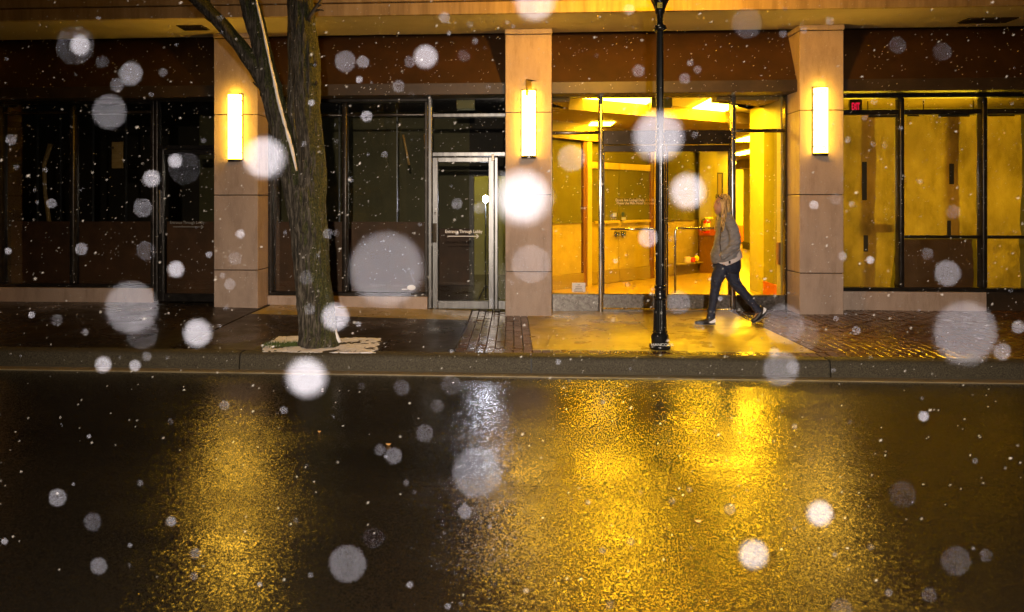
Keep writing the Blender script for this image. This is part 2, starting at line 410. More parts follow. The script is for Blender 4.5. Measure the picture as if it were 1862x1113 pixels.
# ================================================================== GROUND
YC = 10.5      # column front plane
YF = 11.0      # shop window plane
YK = 7.50      # kerb face
XL, XR = -16.0, 14.0
ZP = 0.15
cols_x = {}
for nm, (a, b_) in dict(left=(389, 469), mid=(919, 1003), right=(1454, 1534)).items():
    cols_x[nm] = (ax(a, YC), ax(b_, YC))
BASE = [(-20, .03), (cols_x['left'][0], .045), (cols_x['mid'][0], -.045), ((cols_x['mid'][1] + cols_x['right'][0]) / 2, -.03), (cols_x['right'][1], .02), (20, .02)]
def gz(x, y):
    """pavement height: the fall towards the kerb differs along the front"""
    for (xa, za), (xb, zb) in zip(BASE, BASE[1:]):
        if xa <= x <= xb:
            q = za + (zb - za) * (x - xa) / (xb - xa); break
    else: q = 0
    f = min(1, max(0, (y - YK - .4) / 2.4)); f = f * f * (3 - 2 * f)
    return ZP + q * f
def ground_sheet(name, mt, x0, x1, y0, y1, dz, kind='structure', nx=40, ny=10, parent=None, shift=None):
    mb = MB(); g = [[mb.bm.verts.new((x0 + (x1 - x0) * i / nx, y0 + (y1 - y0) * j / ny, 0)) for i in range(nx + 1)] for j in range(ny + 1)]
    for row in g:
        for v in row: v.co.z = gz(v.co.x, v.co.y) + dz
    for j in range(ny):
        for i in range(nx): mb.bm.faces.new([g[j][i], g[j][i + 1], g[j + 1][i + 1], g[j + 1][i]])
    o = mb.build(name, mt, parent, True)
    return tag(o, kind=kind) if parent is None else o

# road: one sheet, crowned a little, running behind the camera
mb = MB(); nx, ny = 60, 40; x0, x1, y0, y1 = -60, 60, -50, 7.27
g = []
for j in range(ny + 1):
    row = []
    for i in range(nx + 1):
        x = x0 + (x1 - x0) * i / nx; y = y1 - (y1 - y0) * (j / ny) ** 1.6
        row.append(mb.bm.verts.new((x, y, .006 * math.sin(y * .9) * 0 - .004)))
    g.append(row)
for j in range(ny):
    for i in range(nx): mb.bm.faces.new([g[j][i], g[j][i + 1], g[j + 1][i + 1], g[j + 1][i]])
road = tag(mb.build('road', M['asphalt'], smooth=True), 'wet dark asphalt road mirroring the yellow lights', kind='structure')
road.location.z -= 0
# seam between two asphalt lanes: a raised lip of tar
mb = MB(); rnd = random.Random(4)
for (pa, pb, yy) in ((740, 1862, 882),):
    n = 90
    for k in range(n):
        xa = pa + (pb - pa) * k / n; xb = pa + (pb - pa) * (k + 1) / n
        ja = noise.noise(Vector((xa * .012, yy, 0))) * 2.5; jb = noise.noise(Vector((xb * .012, yy, 0))) * 2.5
        p = gr(xa, yy + ja, 0); q = gr(xb, yy + jb, 0); wd = .002 + .003 * rnd.random()
        if xa > 905 and rnd.random() < .5: continue
        mb.quad((p.x, p.y - wd, -.0025), (q.x, q.y - wd, -.0025), (q.x, q.y + wd, -.0025), (p.x, p.y + wd, -.0025))
seam = mb.build('tar_seam', M['asphalt'], road); seam['kind'] = 'stuff'
# gutter
mb = MB()
mb.prism([(XL, 7.255, -.06), (XL, 7.255, .004), (XL, 7.47, -.012), (XL, 7.47, -.06)], (XR - XL, 0, 0))
gut = tag(mb.build('gutter', M['gutter']), 'pale wet concrete gutter strip along the kerb', kind='structure')
# kerb stones with open joints at the photographed places
kerb = empty('kerb', (0, YK, 0), 'wet grey granite kerb in long stones', kind='structure')
jx = [gr(p, 660, .08).x for p in (427, 966, 1493)]
jx = [XL, jx[0] - (jx[1] - jx[0])] + jx + [jx[2] + (jx[2] - jx[1]), XR]
for a, b_ in zip(jx, jx[1:]):
    mb = MB(); a += .008; b_ -= .008
    r_ = .03
    prof = [(YK - .035, -.02), (YK - .02, ZP - .045), (YK - .012, ZP - .018), (YK + .012, ZP + .001), (YK + .15, ZP + .004), (YK + .15, -.05), (YK - .035, -.05)]
    n = 14; rings = []
    for k in range(n + 1):
        x = a + (b_ - a) * k / n
        rings.append([mb.bm.verts.new((x, y + .004 * noise.noise(Vector((x * 3, y * 9, z * 9))), z + .003 * noise.noise(Vector((x * 2.2, y * 5, z * 3 + 7))))) for y, z in prof])
    for p, q in zip(rings, rings[1:]):
        for k in range(len(prof)): mb.bm.faces.new([p[k], q[k], q[(k + 1) % len(prof)], p[(k + 1) % len(prof)]])
    mb.bm.faces.new(rings[0]); mb.bm.faces.new(rings[-1][::-1])
    auto_smooth(mb.build('kerb_stone', M['kerb'], kerb), 50)
box('kerb_joint_filler', M['black_rubber'], kerb, XL, XR, YK + .01, YK + .14, -.05, ZP - .02)
# pavement: sand bed, concrete fields, clay pavers one by one
pav = empty('pavement', (0, 9, ZP), 'wet pavement of dark slabs, clay pavers and a yellow lit concrete apron', kind='structure')
ground_sheet('sand_bed', M['grout'], XL, XR, YK + .15, YF + .25, -.022, parent=pav, nx=90, ny=16)
e0 = gr(965, 612).x; e1 = gr(1400, 600).x             # concrete apron in front of the lobby doors
pA0 = gr(838, 612).x                                    # paver strip before the left door
YH = YK + .155
def slab(x0, x1, y0, y1, mt, gap=.006, th=.05, name='concrete_slab'):
    mb = MB(); nx = max(2, int((x1 - x0) / .25)); ny = 8
    x0 += gap; x1 -= gap; y0 += gap; y1 -= gap
    g = [[mb.bm.verts.new((x0 + (x1 - x0) * i / nx, y0 + (y1 - y0) * j / ny, 0)) for i in range(nx + 1)] for j in range(ny + 1)]
    for row in g:
        for v in row: v.co.z = gz(v.co.x, v.co.y)
    fs = [mb.bm.faces.new([g[j][i], g[j][i + 1], g[j + 1][i + 1], g[j + 1][i]]) for j in range(ny) for i in range(nx)]
    r_ = bmesh.ops.extrude_face_region(mb.bm, geom=fs)
    for v in [q for q in r_['geom'] if isinstance(q, bmesh.types.BMVert)]: v.co.z -= th
    return auto_smooth(mb.build(name, mt, pav), 50)
HC = .205                                               # header course depth
em = (e0 + e1) / 2
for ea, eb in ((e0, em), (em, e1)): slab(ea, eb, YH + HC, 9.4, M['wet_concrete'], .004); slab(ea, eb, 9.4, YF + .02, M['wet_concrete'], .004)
xs = [XL, -9.2, -6.4, gr(395, 600).x - .02]
for a, b_ in zip(xs, xs[1:]):
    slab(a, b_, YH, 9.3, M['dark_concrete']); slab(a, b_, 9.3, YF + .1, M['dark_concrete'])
xm = gr(395, 600).x
slab(xm, (xm + pA0) / 2, YH, 10.0, M['dark_concrete']); slab((xm + pA0) / 2, pA0, YH, 10.0, M['dark_concrete'])
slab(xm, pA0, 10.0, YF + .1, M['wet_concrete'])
spots = []                                              # (x, y, quarter turn) of every paver
def field(x0, x1, y0, y1):
    bl, bw = .2, .1
    n = 0; y = y0
    x = x0 + bw / 2
    while x < x1 - bw * .3:
        y = y0 + (bl / 2 if n % 2 == 0 else 0)
        while y < y1:
            spots.append((x, y, 0)); y += bl
        x += bw; n += 1
field(pA0 + .01, e0 - .01, YH + HC + .02, YF + .05)
field(e1 + .01, XR - 5.2, YH + HC + .02, YF + .05)
x = pA0 - .0
while x < XR - 5.2:
    spots.append((x + .05, YH + .1, 0)); x += .1
pm = MB(); pm.box(-.0465, .0465, -.0965, .0965, -.05, 0, .006)
paver_me = pm.mesh('paver'); paver_me.materials.append(M['brick'])
def vis_score(s):
    x, y, _ = s
    d = -x * SN + y * CS; xc = x * CS + y * SN; px = PX + F * xc / d
    inside = -20 < px < 1890
    return (0 if inside else 1, abs(px - 930) * .004 + d)
spots.sort(key=vis_score)
rnd = random.Random(2)
rest = bmesh.new()
for i, (x, y, q) in enumerate(spots):
    z = gz(x, y) + rnd.uniform(-.0035, .0035)
    rot = (rnd.gauss(0, .010), rnd.gauss(0, .012), rnd.gauss(0, .012))
    if i < 296:
        o = bpy.data.objects.new('paver', paver_me); C.objects.link(o); o.parent = pav
        o.location = Vector((x, y, z)) - WLOC[pav]; o.rotation_euler = rot
    else:
        from mathutils import Euler
        mt_ = Matrix.Translation((x, y, z)) @ Euler(rot).to_matrix().to_4x4()
        tmp = paver_me.copy(); tmp.transform(mt_); rest.from_mesh(tmp); bpy.data.meshes.remove(tmp)
me = bpy.data.meshes.new('pavers'); rest.to_mesh(me); rest.free()
o = place('pavers', me, M['brick'], pav); o['kind'] = 'stuff'

# ================================================================== BUILDING
bld = empty('arcade_building', (0, YF, ZP), 'long low building with granite columns, brown awning bands and shopfronts behind the pavement', 'building')
ZS = 4.15     # soffit underside
box('soffit', M['concrete_soffit'], bld, XL, XR, 9.62, 10.74, ZS, ZS + .3)
box('recess_ceiling', M['valance'], bld, XL, XR, 10.741, 11.6, ZS + .10, ZS + .3)
box('fascia_lower_band', M['fascia'], bld, XL, XR, 9.55, 9.619, ZS - .015, ZS + .135)
box('fascia_upper_band', M['fascia'], bld, XL, XR, 9.50, 9.615, ZS + .145, ZS + 1.4)
box('fascia_core', M['valance'], bld, XL, XR, 9.621, 9.75, ZS + .302, ZS + 1.38)
for a, b_, yy in ((327, 375, 49.5), (1752, 1840, 36)):
    d = F * (ZS - EYE) / (PY - yy); Yv = d
    pa = camsp(a, yy, d); pb = camsp(b_, yy, d); yc = (pa.y + pb.y) / 2
    v = box('soffit_vent', M['valance'], bld, pa.x, pb.x, yc - .13, yc + .13, ZS - .012, ZS - .001)
    for k in range(5):
        box('louvre', M['bronze'], v, pa.x + .02, pb.x - .02, yc - .11 + k * .05, yc - .085 + k * .05, ZS - .022, ZS - .0121)
# columns: stacked granite blocks with recessed joints
def column(x0, x1, yb=11.08, pxj=None):
    cx = (x0 + x1) / 2
    mbc = MB().box(x0 + .014, x1 - .014, YC + .014, yb, ZP - .1, ZS - .01)
    c = mbc.build('column', M['valance'], bld)
    zj = [gz(cx, YC) - .06, .727, 1.81, 2.975, ZS - .075]
    for a, b_ in zip(zj, zj[1:]):
        box('granite_block', M['granite'], c, x0, x1, YC, yb - .02, a + .006, b_ - .006, .006)
    box('granite_block', M['granite'], c, x0 - .008, x1 + .008, YC - .012, yb - .02, ZS - .069, ZS - .002, .006)
    return c
for nm, (a, b_) in cols_x.items(): column(a, b_)
pitch = cols_x['mid'][0] - cols_x['left'][0]
column(cols_x['left'][0] - pitch, cols_x['left'][1] - pitch)
column(cols_x['right'][0] + pitch, cols_x['right'][1] + pitch)
cl, cm, cr = cols_x['left'], cols_x['mid'], cols_x['right']
bays = dict(left=(cl[1] - pitch, cl[0]), door=(cl[1], cm[0]), lobby=(cm[1], cr[0]), right=(cr[1], cr[0] + pitch))
ZV0 = 3.245; ZV1 = 3.417
for nm, (a, b_) in bays.items():
    a += .004; b_ -= .004
    mb = MB().prism([(a, 10.60, ZV1), (a, 10.985, ZS + .09), (a, 11.0, ZS + .09), (a, 11.0, ZV1 - .02), (a, 10.62, ZV1 - .02)], (b_ - a, 0, 0))
    mb.build('awning_panel', M['awning'], bld)
    box('awning_valance', M['valance'], bld, a, b_, 10.575, 10.66, ZV0, ZV1 - .003, .006)
    box('awning_underside', M['valance'], bld, a, b_, 10.661, 11.12, ZV0 + .004, ZV0 + .03)
def zf(py, px=930): return az(px, py, YF)
def xf(px): return ax(px, YF)
ZH = ZV0 + .004
def window(nm_mat, glass, x0, x1, z0, z1, mull, trans, fw=.05, name='shop_window', low=None, dep=.07):
    """frame + mullions + transoms + one pane per opening; the frame is the part, panes and bars its sub-parts"""
    mb = MB()
    mb.box(x0, x1, YF - dep, YF + dep, z0, z0 + fw, .008, 2); mb.box(x0, x1, YF - dep, YF + dep, z1 - fw, z1, .008, 2)
    mb.box(x0, x0 + fw, YF - dep + .002, YF + dep - .002, z0 + fw, z1 - fw, .008, 2); mb.box(x1 - fw, x1, YF - dep + .002, YF + dep - .002, z0 + fw, z1 - fw, .008, 2)
    fr = mb.build(name, nm_mat, bld)
    xs = [x0 + fw] + [v for mm_ in mull for v in (mm_[0], mm_[1])] + [x1 - fw]
    for a, b_ in mull:
        auto_smooth(MB().box(a, b_, YF - dep - .012, YF + dep - .004, z0 + fw + .001, z1 - fw - .001, .022, 3).build('mullion', nm_mat, fr), 50)
    for k in range(0, len(xs), 2):
        a, b_ = xs[k], xs[k + 1]
        tr = trans[k // 2] if isinstance(trans[0], (list, tuple)) and trans and isinstance(trans[0][0], (list, tuple)) else trans
        zs = [z0 + fw]
        for (ta, tb) in tr:
            auto_smooth(MB().box(a + .001, b_ - .001, YF - dep + .012, YF + dep - .012, ta, tb, .008, 2).build('transom', nm_mat, fr), 50); zs += [ta, tb]
        zs.append(z1 - fw)
        for q in range(0, len(zs), 2):
            box('pane', glass, fr, a - .004, b_ + .004, YF - .004, YF + .004, zs[q] - .004, zs[q + 1] + .004)
    return fr
# --- left bay: dark window, then a bronze framed door against the column
ZSILL = zf(522, 140)
x_door0 = xf(283)
window(M['bronze'], M['glass'], bays['left'][0] + .01, x_door0, ZSILL, ZH, [(xf(131), xf(140))], [[(zf(208, 130), zf(203, 130))], [(zf(208, 130), zf(203, 130))]])
box('kick_wall', M['granite'], bld, bays['left'][0] + .01, x_door0 - .004, YF - .10, YF + .1, gz(x_door0, YF) - .06, ZSILL - .002, .006)
def door(x0, x1, z0, z1, mt, glass, st=.075, rail_t=.075, rail_b=.12, hinge=1, name='shop_door'):
    mb = MB(); y0, y1 = YF - .045, YF + .02
    mb.box(x0, x0 + st, y0, y1, z0, z1, .006, 2); mb.box(x1 - st, x1, y0, y1, z0, z1, .006, 2)
    mb.box(x0 + st, x1 - st, y0 + .002, y1 - .002, z1 - rail_t, z1, .006, 2); mb.box(x0 + st, x1 - st, y0 + .002, y1 - .002, z0, z0 + rail_b, .006, 2)
    d = mb.build(name, mt, bld)
    box('door_glass', glass, d, x0 + st - .004, x1 - st + .004, YF - .016, YF - .008, z0 + rail_b - .004, z1 - rail_t + .004)
    return d
zt = zf(272, 340); zb = gz(xf(340), YF) + .01
# frame round the left door, transom above
mb = MB(); mb.box(x_door0 + .002, x_door0 + .06, YF - .07, YF + .07, zb, ZH - .001, .008, 2)
mb.box(x_door0 + .062, cl[0] + .05, YF - .065, YF + .065, zt + .005, zt + .06, .008, 2)
mb.box(cl[0] - .002, cl[0] + .05, YF - .07, YF + .07, zb, zt + .003, .008, 2)
fr = mb.build('door_frame', M['bronze'], bld)
box('transom_pane', M['glass'], fr, x_door0 + .058, cl[0] + .05, YF - .004, YF + .004, zt + .06, ZH - .002)
d1 = door(x_door0 + .066, cl[0] - .006, zb, zt, M['bronze'], M['glass'])
box('pull_handle', M['polished'], d1, x_door0 + .085, x_door0 + .105, YF - .085, YF - .05, zf(425, 300), zf(345, 300), .006)
yl = YF - .022
text('door_lettering', 'Entrance Through Lobby', .062, M['dim_print'], (xf(310), yl, zf(407, 340)), (R(90), 0, 0), d1, width=.86)
mb = MB(); z_ = zf(412.5, 340)
def arrow(mb, xa, xb, z, th=.006, hd=.035):
    mb.box(xa, xb, yl - .001, yl, z - th, z + th)
    for s in (1, -1):
        mb.prism([(xb + .004, yl - .001, z), (xb - hd, yl - .001, z + s * hd), (xb - hd - .012, yl - .001, z + s * (hd - .004)), (xb - .018, yl - .001, z)][::s], (0, .0012, 0))
arrow(mb, xf(316), xf(371), z_, .004, .03); mb.build('door_arrow', M['dim_print'], d1)
# --- middle bay: two dark window lights, then the aluminium door
xa = cl[1] + .004; xd = xf(779)
ZS2 = zf(537, 640)
window(M['bronze'], M['glass'], xa, xd, ZS2, ZH, [(xf(623.5), xf(633))], [[(zf(212, 640), zf(208, 640))], [(zf(212, 640), zf(208, 640))]])
box('kick_wall', M['granite'], bld, xa, xd - .004, YF - .10, YF + .1, gz(xf(640), YF) - .08, ZS2 - .002, .006)
zb = gz(xf(840), YF) + .012; zt = zf(286, 840)
mb = MB()
mb.box(xd + .002, xd + .062, YF - .075, YF + .07, zb, ZH - .001, .012, 2)
mb.box(xd + .064, cm[0] + .1, YF - .07, YF + .065, zf(214, 840), zf(207, 840), .008, 2)
mb.box(xd + .064, cm[0] + .1, YF - .07, YF + .065, zf(285, 840), zf(277, 840), .008, 2)
xj = xf(899)
mb.box(xj, xj + .055, YF - .07, YF + .07, zb, zf(286, 840) - .002, .010, 2)
fr2 = mb.build('door_frame', M['alu'], bld)
box('transom_pane', M['glass'], fr2, xd + .06, cm[0] + .1, YF - .004, YF + .004, zf(207, 840), ZH - .002)
box('transom_pane', M['glass'], fr2, xd + .06, cm[0] + .1, YF - .004, YF + .004, zf(277, 840), zf(214, 840))
box('side_pane', M['glass'], fr2, xj + .052, cm[0] + .1, YF - .004, YF + .004, zb + .1, zf(286, 840))
box('side_rail', M['alu'], fr2, xj + .057, cm[0] + .1, YF - .06, YF + .05, zb, zb + .13, .006)
d2 = door(xd + .066, xj - .006, zb, zt - .004, M['alu'], M['glass'], .08, .07, .12)
box('door_closer', M['darkmetal'], d2, xf(894), xf(899), YF - .075, YF - .046, zf(293, 895), zf(281, 895), .004)
mb = MB(); mb.box(xf(785.5), xf(788.5), YF - .12, YF - .10, zf(440, 790), zf(408, 790), .004); mb.box(xf(786), xf(788), YF - .10, YF - .046, zf(438, 790), zf(435, 790)); mb.box(xf(786), xf(788), YF - .10, YF - .046, zf(413, 790), zf(410, 790))
hx = xd + .10
mb = MB(); mb.box(hx - .03, hx + .03, YF - .05, YF - .046, zf(441, 790), zf(406, 790), .002); mb.box(hx - .012, hx + .012, YF - .12, YF - .098, zf(440, 790), zf(407, 790), .006)
mb.box(hx - .01, hx + .01, YF - .099, YF - .05, zf(437, 790), zf(434, 790)); mb.box(hx - .01, hx + .01, YF - .099, YF - .05, zf(413, 790), zf(410, 790))
mb.build('pull_handle', M['darkmetal'], d2)
MB().ball((hx + .005, YF - .05, zf(388, 790)), .018, .012, .018).build('lock', M['polished'], d2, True)
text('door_lettering', 'Entrance Through Lobby', .067, M['white_print'], (xf(809.5), yl, zf(423.5, 840)), (R(90), 0, 0), d2, width=.82, bold=.0012)
mb = MB(); arrow(mb, xf(814), xf(871), zf(429.5, 840), .0055, .034); mb.build('door_arrow', M['white_print'], d2)
# low brown boards standing inside the dark shop windows
def board(x0, x1, z0, z1, lab):
    o = box('brown_board', M['room_brown'], None, x0, x1, YF + .16, YF + .18, z0, z1)
    return tag(o, lab, 'board', 'brown boards behind the dark shop glass')
ztop = zf(404, 700)
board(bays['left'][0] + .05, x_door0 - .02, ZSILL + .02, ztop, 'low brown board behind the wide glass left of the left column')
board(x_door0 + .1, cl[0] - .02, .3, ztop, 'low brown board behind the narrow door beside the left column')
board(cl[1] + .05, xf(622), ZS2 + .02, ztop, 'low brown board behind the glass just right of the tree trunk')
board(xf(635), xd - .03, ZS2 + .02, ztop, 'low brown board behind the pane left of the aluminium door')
# --- lobby bay: fixed light, double door under a dark header, fixed light
xl = cm[1] + .004; xr_ = cr[0] - .004
zbl = gz(xf(1215), YF) + .01
xm1, xm1b = xf(1088), xf(1095.5); xm2, xm2b = xf(1327), xf(1335.5)
zk0, zk1 = zf(553, 1090), zf(534, 1090)
lob = MB()
lob.box(xl, xl + .03, YF - .06, YF + .06, zbl, ZH - .001, .006)
lob.box(xr_ - .03, xr_, YF - .06, YF + .06, zbl, ZH - .001, .006)
lob.box(xl + .031, xr_ - .031, YF - .06, YF + .06, zf(174, 1200), ZH - .001, .004)
lf = lob.build('lobby_window_frame', M['darkmetal'], bld)
for a, b_ in ((xm1, xm1b), (xm2, xm2b)):
    auto_smooth(MB().box(a, b_, YF - .085, YF + .07, zbl - .05, zf(174, 1200) - .001, .016, 3).build('mullion', M['polished'], lf), 50)
for a, b_, y0_, y1_ in ((xl + .031, xm1 - .001, 243.5, 238), (xm2b + .001, xr_ - .031, 242, 236)):
    auto_smooth(MB().box(a, b_, YF - .05, YF + .05, zf(y0_, 1200), zf(y1_, 1200), .008, 2).build('transom', M['darkmetal'], lf), 50)
    zt_ = (zf(y0_, 1200), zf(y1_, 1200))
    box('pane', M['glass_lobby'], lf, a, b_, YF - .004, YF + .004, zk1, zt_[0]); box('pane', M['glass_lobby'], lf, a, b_, YF - .004, YF + .004, zt_[1], zf(174, 1200))
    box('bottom_rail', M['kickrail'], lf, a, b_, YF - .055, YF + .05, zbl - .06, zk1, .006)
box('pane', M['glass_lobby'], lf, xm1b, xm2, YF - .004, YF + .004, zf(238, 1200), zf(174, 1200))
box('header', M['darkmetal'], lf, xm1b + .001, xm2 - .001, YF - .075, YF + .08, zf(263, 1200), zf(238, 1200), .006)
box('threshold', M['polished'], lf, xm1b, xm2, YF - .09, YF + .08, zbl - .02, zbl + .022, .004)
xs_ = xf(1211)
def lobby_door(x0, x1, nm):
    mb = MB(); y0, y1 = YF - .04, YF + .025
    z0, z1 = zbl + .03, zf(264.5, 1200)
    mb.box(x0, x1, y0, y1, zf(276, 1200), z1, .005); mb.box(x0, x1, y0, y1, z0, zk1, .005)
    mb.box(x0, x0 + .02, y0 + .01, y1 - .01, zk1, zf(276, 1200)); mb.box(x1 - .02, x1, y0 + .01, y1 - .01, zk1, zf(276, 1200))
    d = mb.build('lobby_door', M['darkmetal'], bld)
    box('kick_plate', M['kickrail'], d, x0 + .002, x1 - .002, y0 - .004, y0 - .001, z0 + .004, zk1 - .004, .001)
    box('door_glass', M['glass_lobby'], d, x0 + .018, x1 - .018, YF - .014, YF - .006, zk1 - .003, zf(276, 1200) + .003)
    return d
dA = lobby_door(xm1b + .006, xs_ - .005, 'a'); dB = lobby_door(xs_ + .005, xm2 - .006, 'b')
def rail_bar(d, xa, xb, py, down_px, flip):
    zc = zf(py, 1200); mb = MB(); y = YF - .10; r_ = .014
    if flip:
        mb.tube([(xa, y, zf(531, 1200)), (xa, y, zc - .06), (xa + .012, y, zc - .02), (xa + .05, y, zc), (xb, y, zc)], r_, 10)
        mb.tube([(xa, y, zf(448, 1200)), (xa, YF - .02, zf(448, 1200))], .016, 8)
    else:
        mb.tube([(xa, y, zc), (xb, y, zc)], r_, 10); mb.tube([(xa + .03, y, zc), (xa + .03, YF - .02, zc)], .012, 8)
    mb.tube([(xb - .03, y, zc), (xb - .03, YF - .02, zc)], .012, 8)
    mb.build('pull_bar', M['polished'], d, True)
rail_bar(dA, xf(1109), xf(1199), 416.5, 0, False); rail_bar(dB, xf(1225), xf(1322), 414.5, 530, True)
for pq in (1119, 1132): MB().ball((xf(pq), YF - .06, zf(427, 1120)), .02, .03, .03).build('lock', M['polished'], dA, True)
yt = YF - .016
text('door_lettering', 'Doors Are Locked Daily At 8:00 pm', .052, M['cream_print'], (xf(1119), yt, zf(366, 1160)), (R(90), 0, 0), dA, width=.80, bold=.001)
text('door_lettering', 'Please Use Main Hotel Entrance', .052, M['cream_print'], (xf(1121), yt, zf(371.5, 1160)), (R(90), 0, 0), dA, width=.80, bold=.001)
box('sticker', M['yellow_plate'], dA, xf(1114), xf(1121), yt - .001, yt, zf(394, 1120), zf(387, 1120))
box('sticker', M['yellow_plate'], dA, xf(1130), xf(1138), yt - .001, yt, zf(400, 1130), zf(395, 1130))
MB().ball((xf(1132.5), yt, zf(389, 1130)), .022, .001, .034).build('sticker', M['moss'], dA, True)
# notice on the lower left pane
nt_ = empty('notice', at(1053, 532, YF - .01), 'small white printed notice stuck low on the glass beside the middle column', 'notice')
box('sheet', M['notice_white'], nt_, xf(1040), xf(1064.5), YF - .008, YF - .0055, zf(531.5, 1050), zf(514, 1050))
for (a, b_, y) in ((1050, 1055, 518), (1046.5, 1058, 521.5), (1046, 1058, 524.3), (1044, 1060, 527.2), (1044, 1060.5, 530)):
    box('print_line', M['ink'], nt_, xf(a), xf(b_), YF - .0092, YF - .0082, zf(y + .45, 1050), zf(y - .45, 1050))
# --- right bay: papered shop windows
zr0 = zf(529, 1640); zw1 = ZH
mulls = [(xf(1631), xf(1640)), (xf(1780.5), xf(1790))]
tr_top = (zf(208.5, 1640), zf(200, 1640)); tr_low = (zf(433.5, 1700), zf(428, 1700))
window(M['bronze'], M['glass'], cr[1] + .004, bays['right'][1] - .01, zr0, zw1, mulls, [[tr_top], [tr_low, tr_top], [tr_low, tr_top]])
box('kick_wall', M['granite'], bld, cr[1] + .004, xf(1786), YF - .10, YF + .1, gz(xf(1700), YF) - .08, zr0 - .002, .006)
box('dark_kick_panel', M['valance'], bld, xf(1786) + .004, bays['right'][1] - .01, YF - .03, YF + .1, gz(xf(1800), YF) - .08, zr0 - .002, .004)
# rest of the building: back mass and roof so that nothing leaks
box('roof_slab', M['valance'], bld, XL, XR, 11.601, 34, 4.32, 4.5)
def wrinkled(x0, x1, z0, z1, y, amp, nx=14, nz=22, seed=0, curl=0):
    mb = MB(); g = []
    for j in range(nz + 1):
        row = []
        for i in range(nx + 1):
            u, v = i / nx, j / nz; x = x0 + (x1 - x0) * u; z = z0 + (z1 - z0) * v
            x += .012 * noise.noise(Vector((u * 3, v * 6, seed))) * (1 if 0 < i < nx else 1.4)
            dy = amp * (noise.noise(Vector((x * 3.1, z * 2.2, seed))) + .6 * abs(noise.noise(Vector((x * 6, z * 5, seed + 9)))))
            if curl and v < .25 and u > .5: dy += curl * (.25 - v) * 4 * (u - .5) * 2
            row.append(mb.bm.verts.new((x, y + dy, z)))
        g.append(row)
    for j in range(nz):
        for i in range(nx): mb.bm.faces.new([g[j][i], g[j][i + 1], g[j + 1][i + 1], g[j + 1][i]])
    return mb
def sheet(pxa, pxb, pya, pyb, y, lab, tapes=(), seed=0, mt='paper', curl=0):
    p = empty('paper_sheet', (xf((pxa + pxb) / 2), y, zf(pyb, 1650)), lab, 'paper', 'brown paper sheets taped inside the right shop windows')
    wrinkled(xf(pxa), xf(pxb), zf(pyb, 1650), zf(pya, 1650), y, .045, seed=seed, curl=curl).build('sheet', M[mt], p, True)
    for (ta, tb, ua, ub) in tapes:
        xa_, xb_ = xf(ta), xf(tb)
        box('tape', M['tape'], p, xa_, xb_, YF + .010, YF + .0125, zf(ub, 1650), zf(ua, 1650))
    return p
Yp = YF + .10
sheet(1530, 1598, 207, 530, Yp, 'tall brown paper sheet in the window beside the right column', [(1568, 1577, 294, 364), (1571, 1579, 428, 458), (1580, 1632, 209, 213)], 1)
sheet(1574, 1636, 207, 424, Yp + .05, 'narrow brown paper sheet against the first mullion past the right column', [(1638, 1643, 308, 345), (1637.5, 1641, 382, 398)], 2)
sheet(1580, 1637, 405, 530, Yp + .09, 'crumpled low brown paper sheet with loose corner in the first papered window', [], 3, curl=.1)
sheet(1636, 1752, 209, 432, Yp, 'large brown paper sheet in the middle papered window', [(1727, 1735.5, 298, 335), (1723, 1730, 401, 428), (1650, 1672, 209, 211.5), (1707, 1764, 208, 213)], 4)
sheet(1728, 1787, 209, 430, Yp + .05, 'narrow brown paper sheet overlapping at the second dark mullion', [(1777, 1781, 285, 316), (1779, 1782, 381, 405)], 5)
sheet(1640, 1785, 436, 526, Yp + .09, 'short darker paper sheet in the low middle pane', [], 6, mt='low_paper')
sheet(1787, 1866, 209, 430, Yp, 'brown paper sheet at the right edge above the low bar', [(1793, 1846, 209, 212.5)], 7)
sheet(1787, 1866, 434, 528, Yp + .03, 'short crumpled paper sheet in the lowest pane at the right edge', [(1790, 1793, 445, 466)], 8)

# ------------------------------------------------------------------ rooms behind the glass
def room(name, x0, x1, y0, y1, z0, z1, mt, mtf=None, mtc=None):
    r_ = empty(name, (x0, y0, z0), kind='structure')
    box('room_floor', mtf or mt, r_, x0, x1, y0, y1, z0 - .1, z0)
    box('room_ceiling', mtc or mt, r_, x0, x1, y0, y1, z1, z1 + .1)
    box('room_wall', mt, r_, x0, x1, y1, y1 + .1, z0, z1)
    box('room_wall', mt, r_, x0 - .1, x0 - .001, y0, y1, z0, z1); box('room_wall', mt, r_, x1 + .001, x1 + .1, y0, y1, z0, z1)
    return r_
xdiv = (cm[0] + cm[1]) / 2
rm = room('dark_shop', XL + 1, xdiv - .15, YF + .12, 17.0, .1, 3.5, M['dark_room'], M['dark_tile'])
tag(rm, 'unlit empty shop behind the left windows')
xrr = (cr[0] + cr[1]) / 2
XS0 = cr[1] - .01
rm2 = room('papered_shop', XS0, XR - .2, YF + .13, 13.85, .14, 3.40, M['lobby_wall'], M['lobby_floor'], M['lobby_ceiling'])
tag(rm2, 'lit shop behind the papered windows')
for k, (x, y) in enumerate(((XS0 + 1.0, 12.8), (XS0 + 2.7, 12.8))):
    hl = empty('hanging_light', (x, y, 2.5), ('long hanging shop light behind the papered windows nearer the right column', 'long hanging shop light behind the papered windows farther right')[k], 'hanging light', 'hanging lights in the papered shop')
    box('light_tube', M['panel_dim'], hl, x - .6, x + .6, y - .12, y + .12, 2.5, 2.58)
    for dx in (-.4, .4): box('hanger', M['bronze'], hl, x + dx - .006, x + dx + .006, y - .006, y + .006, 2.581, 3.399)
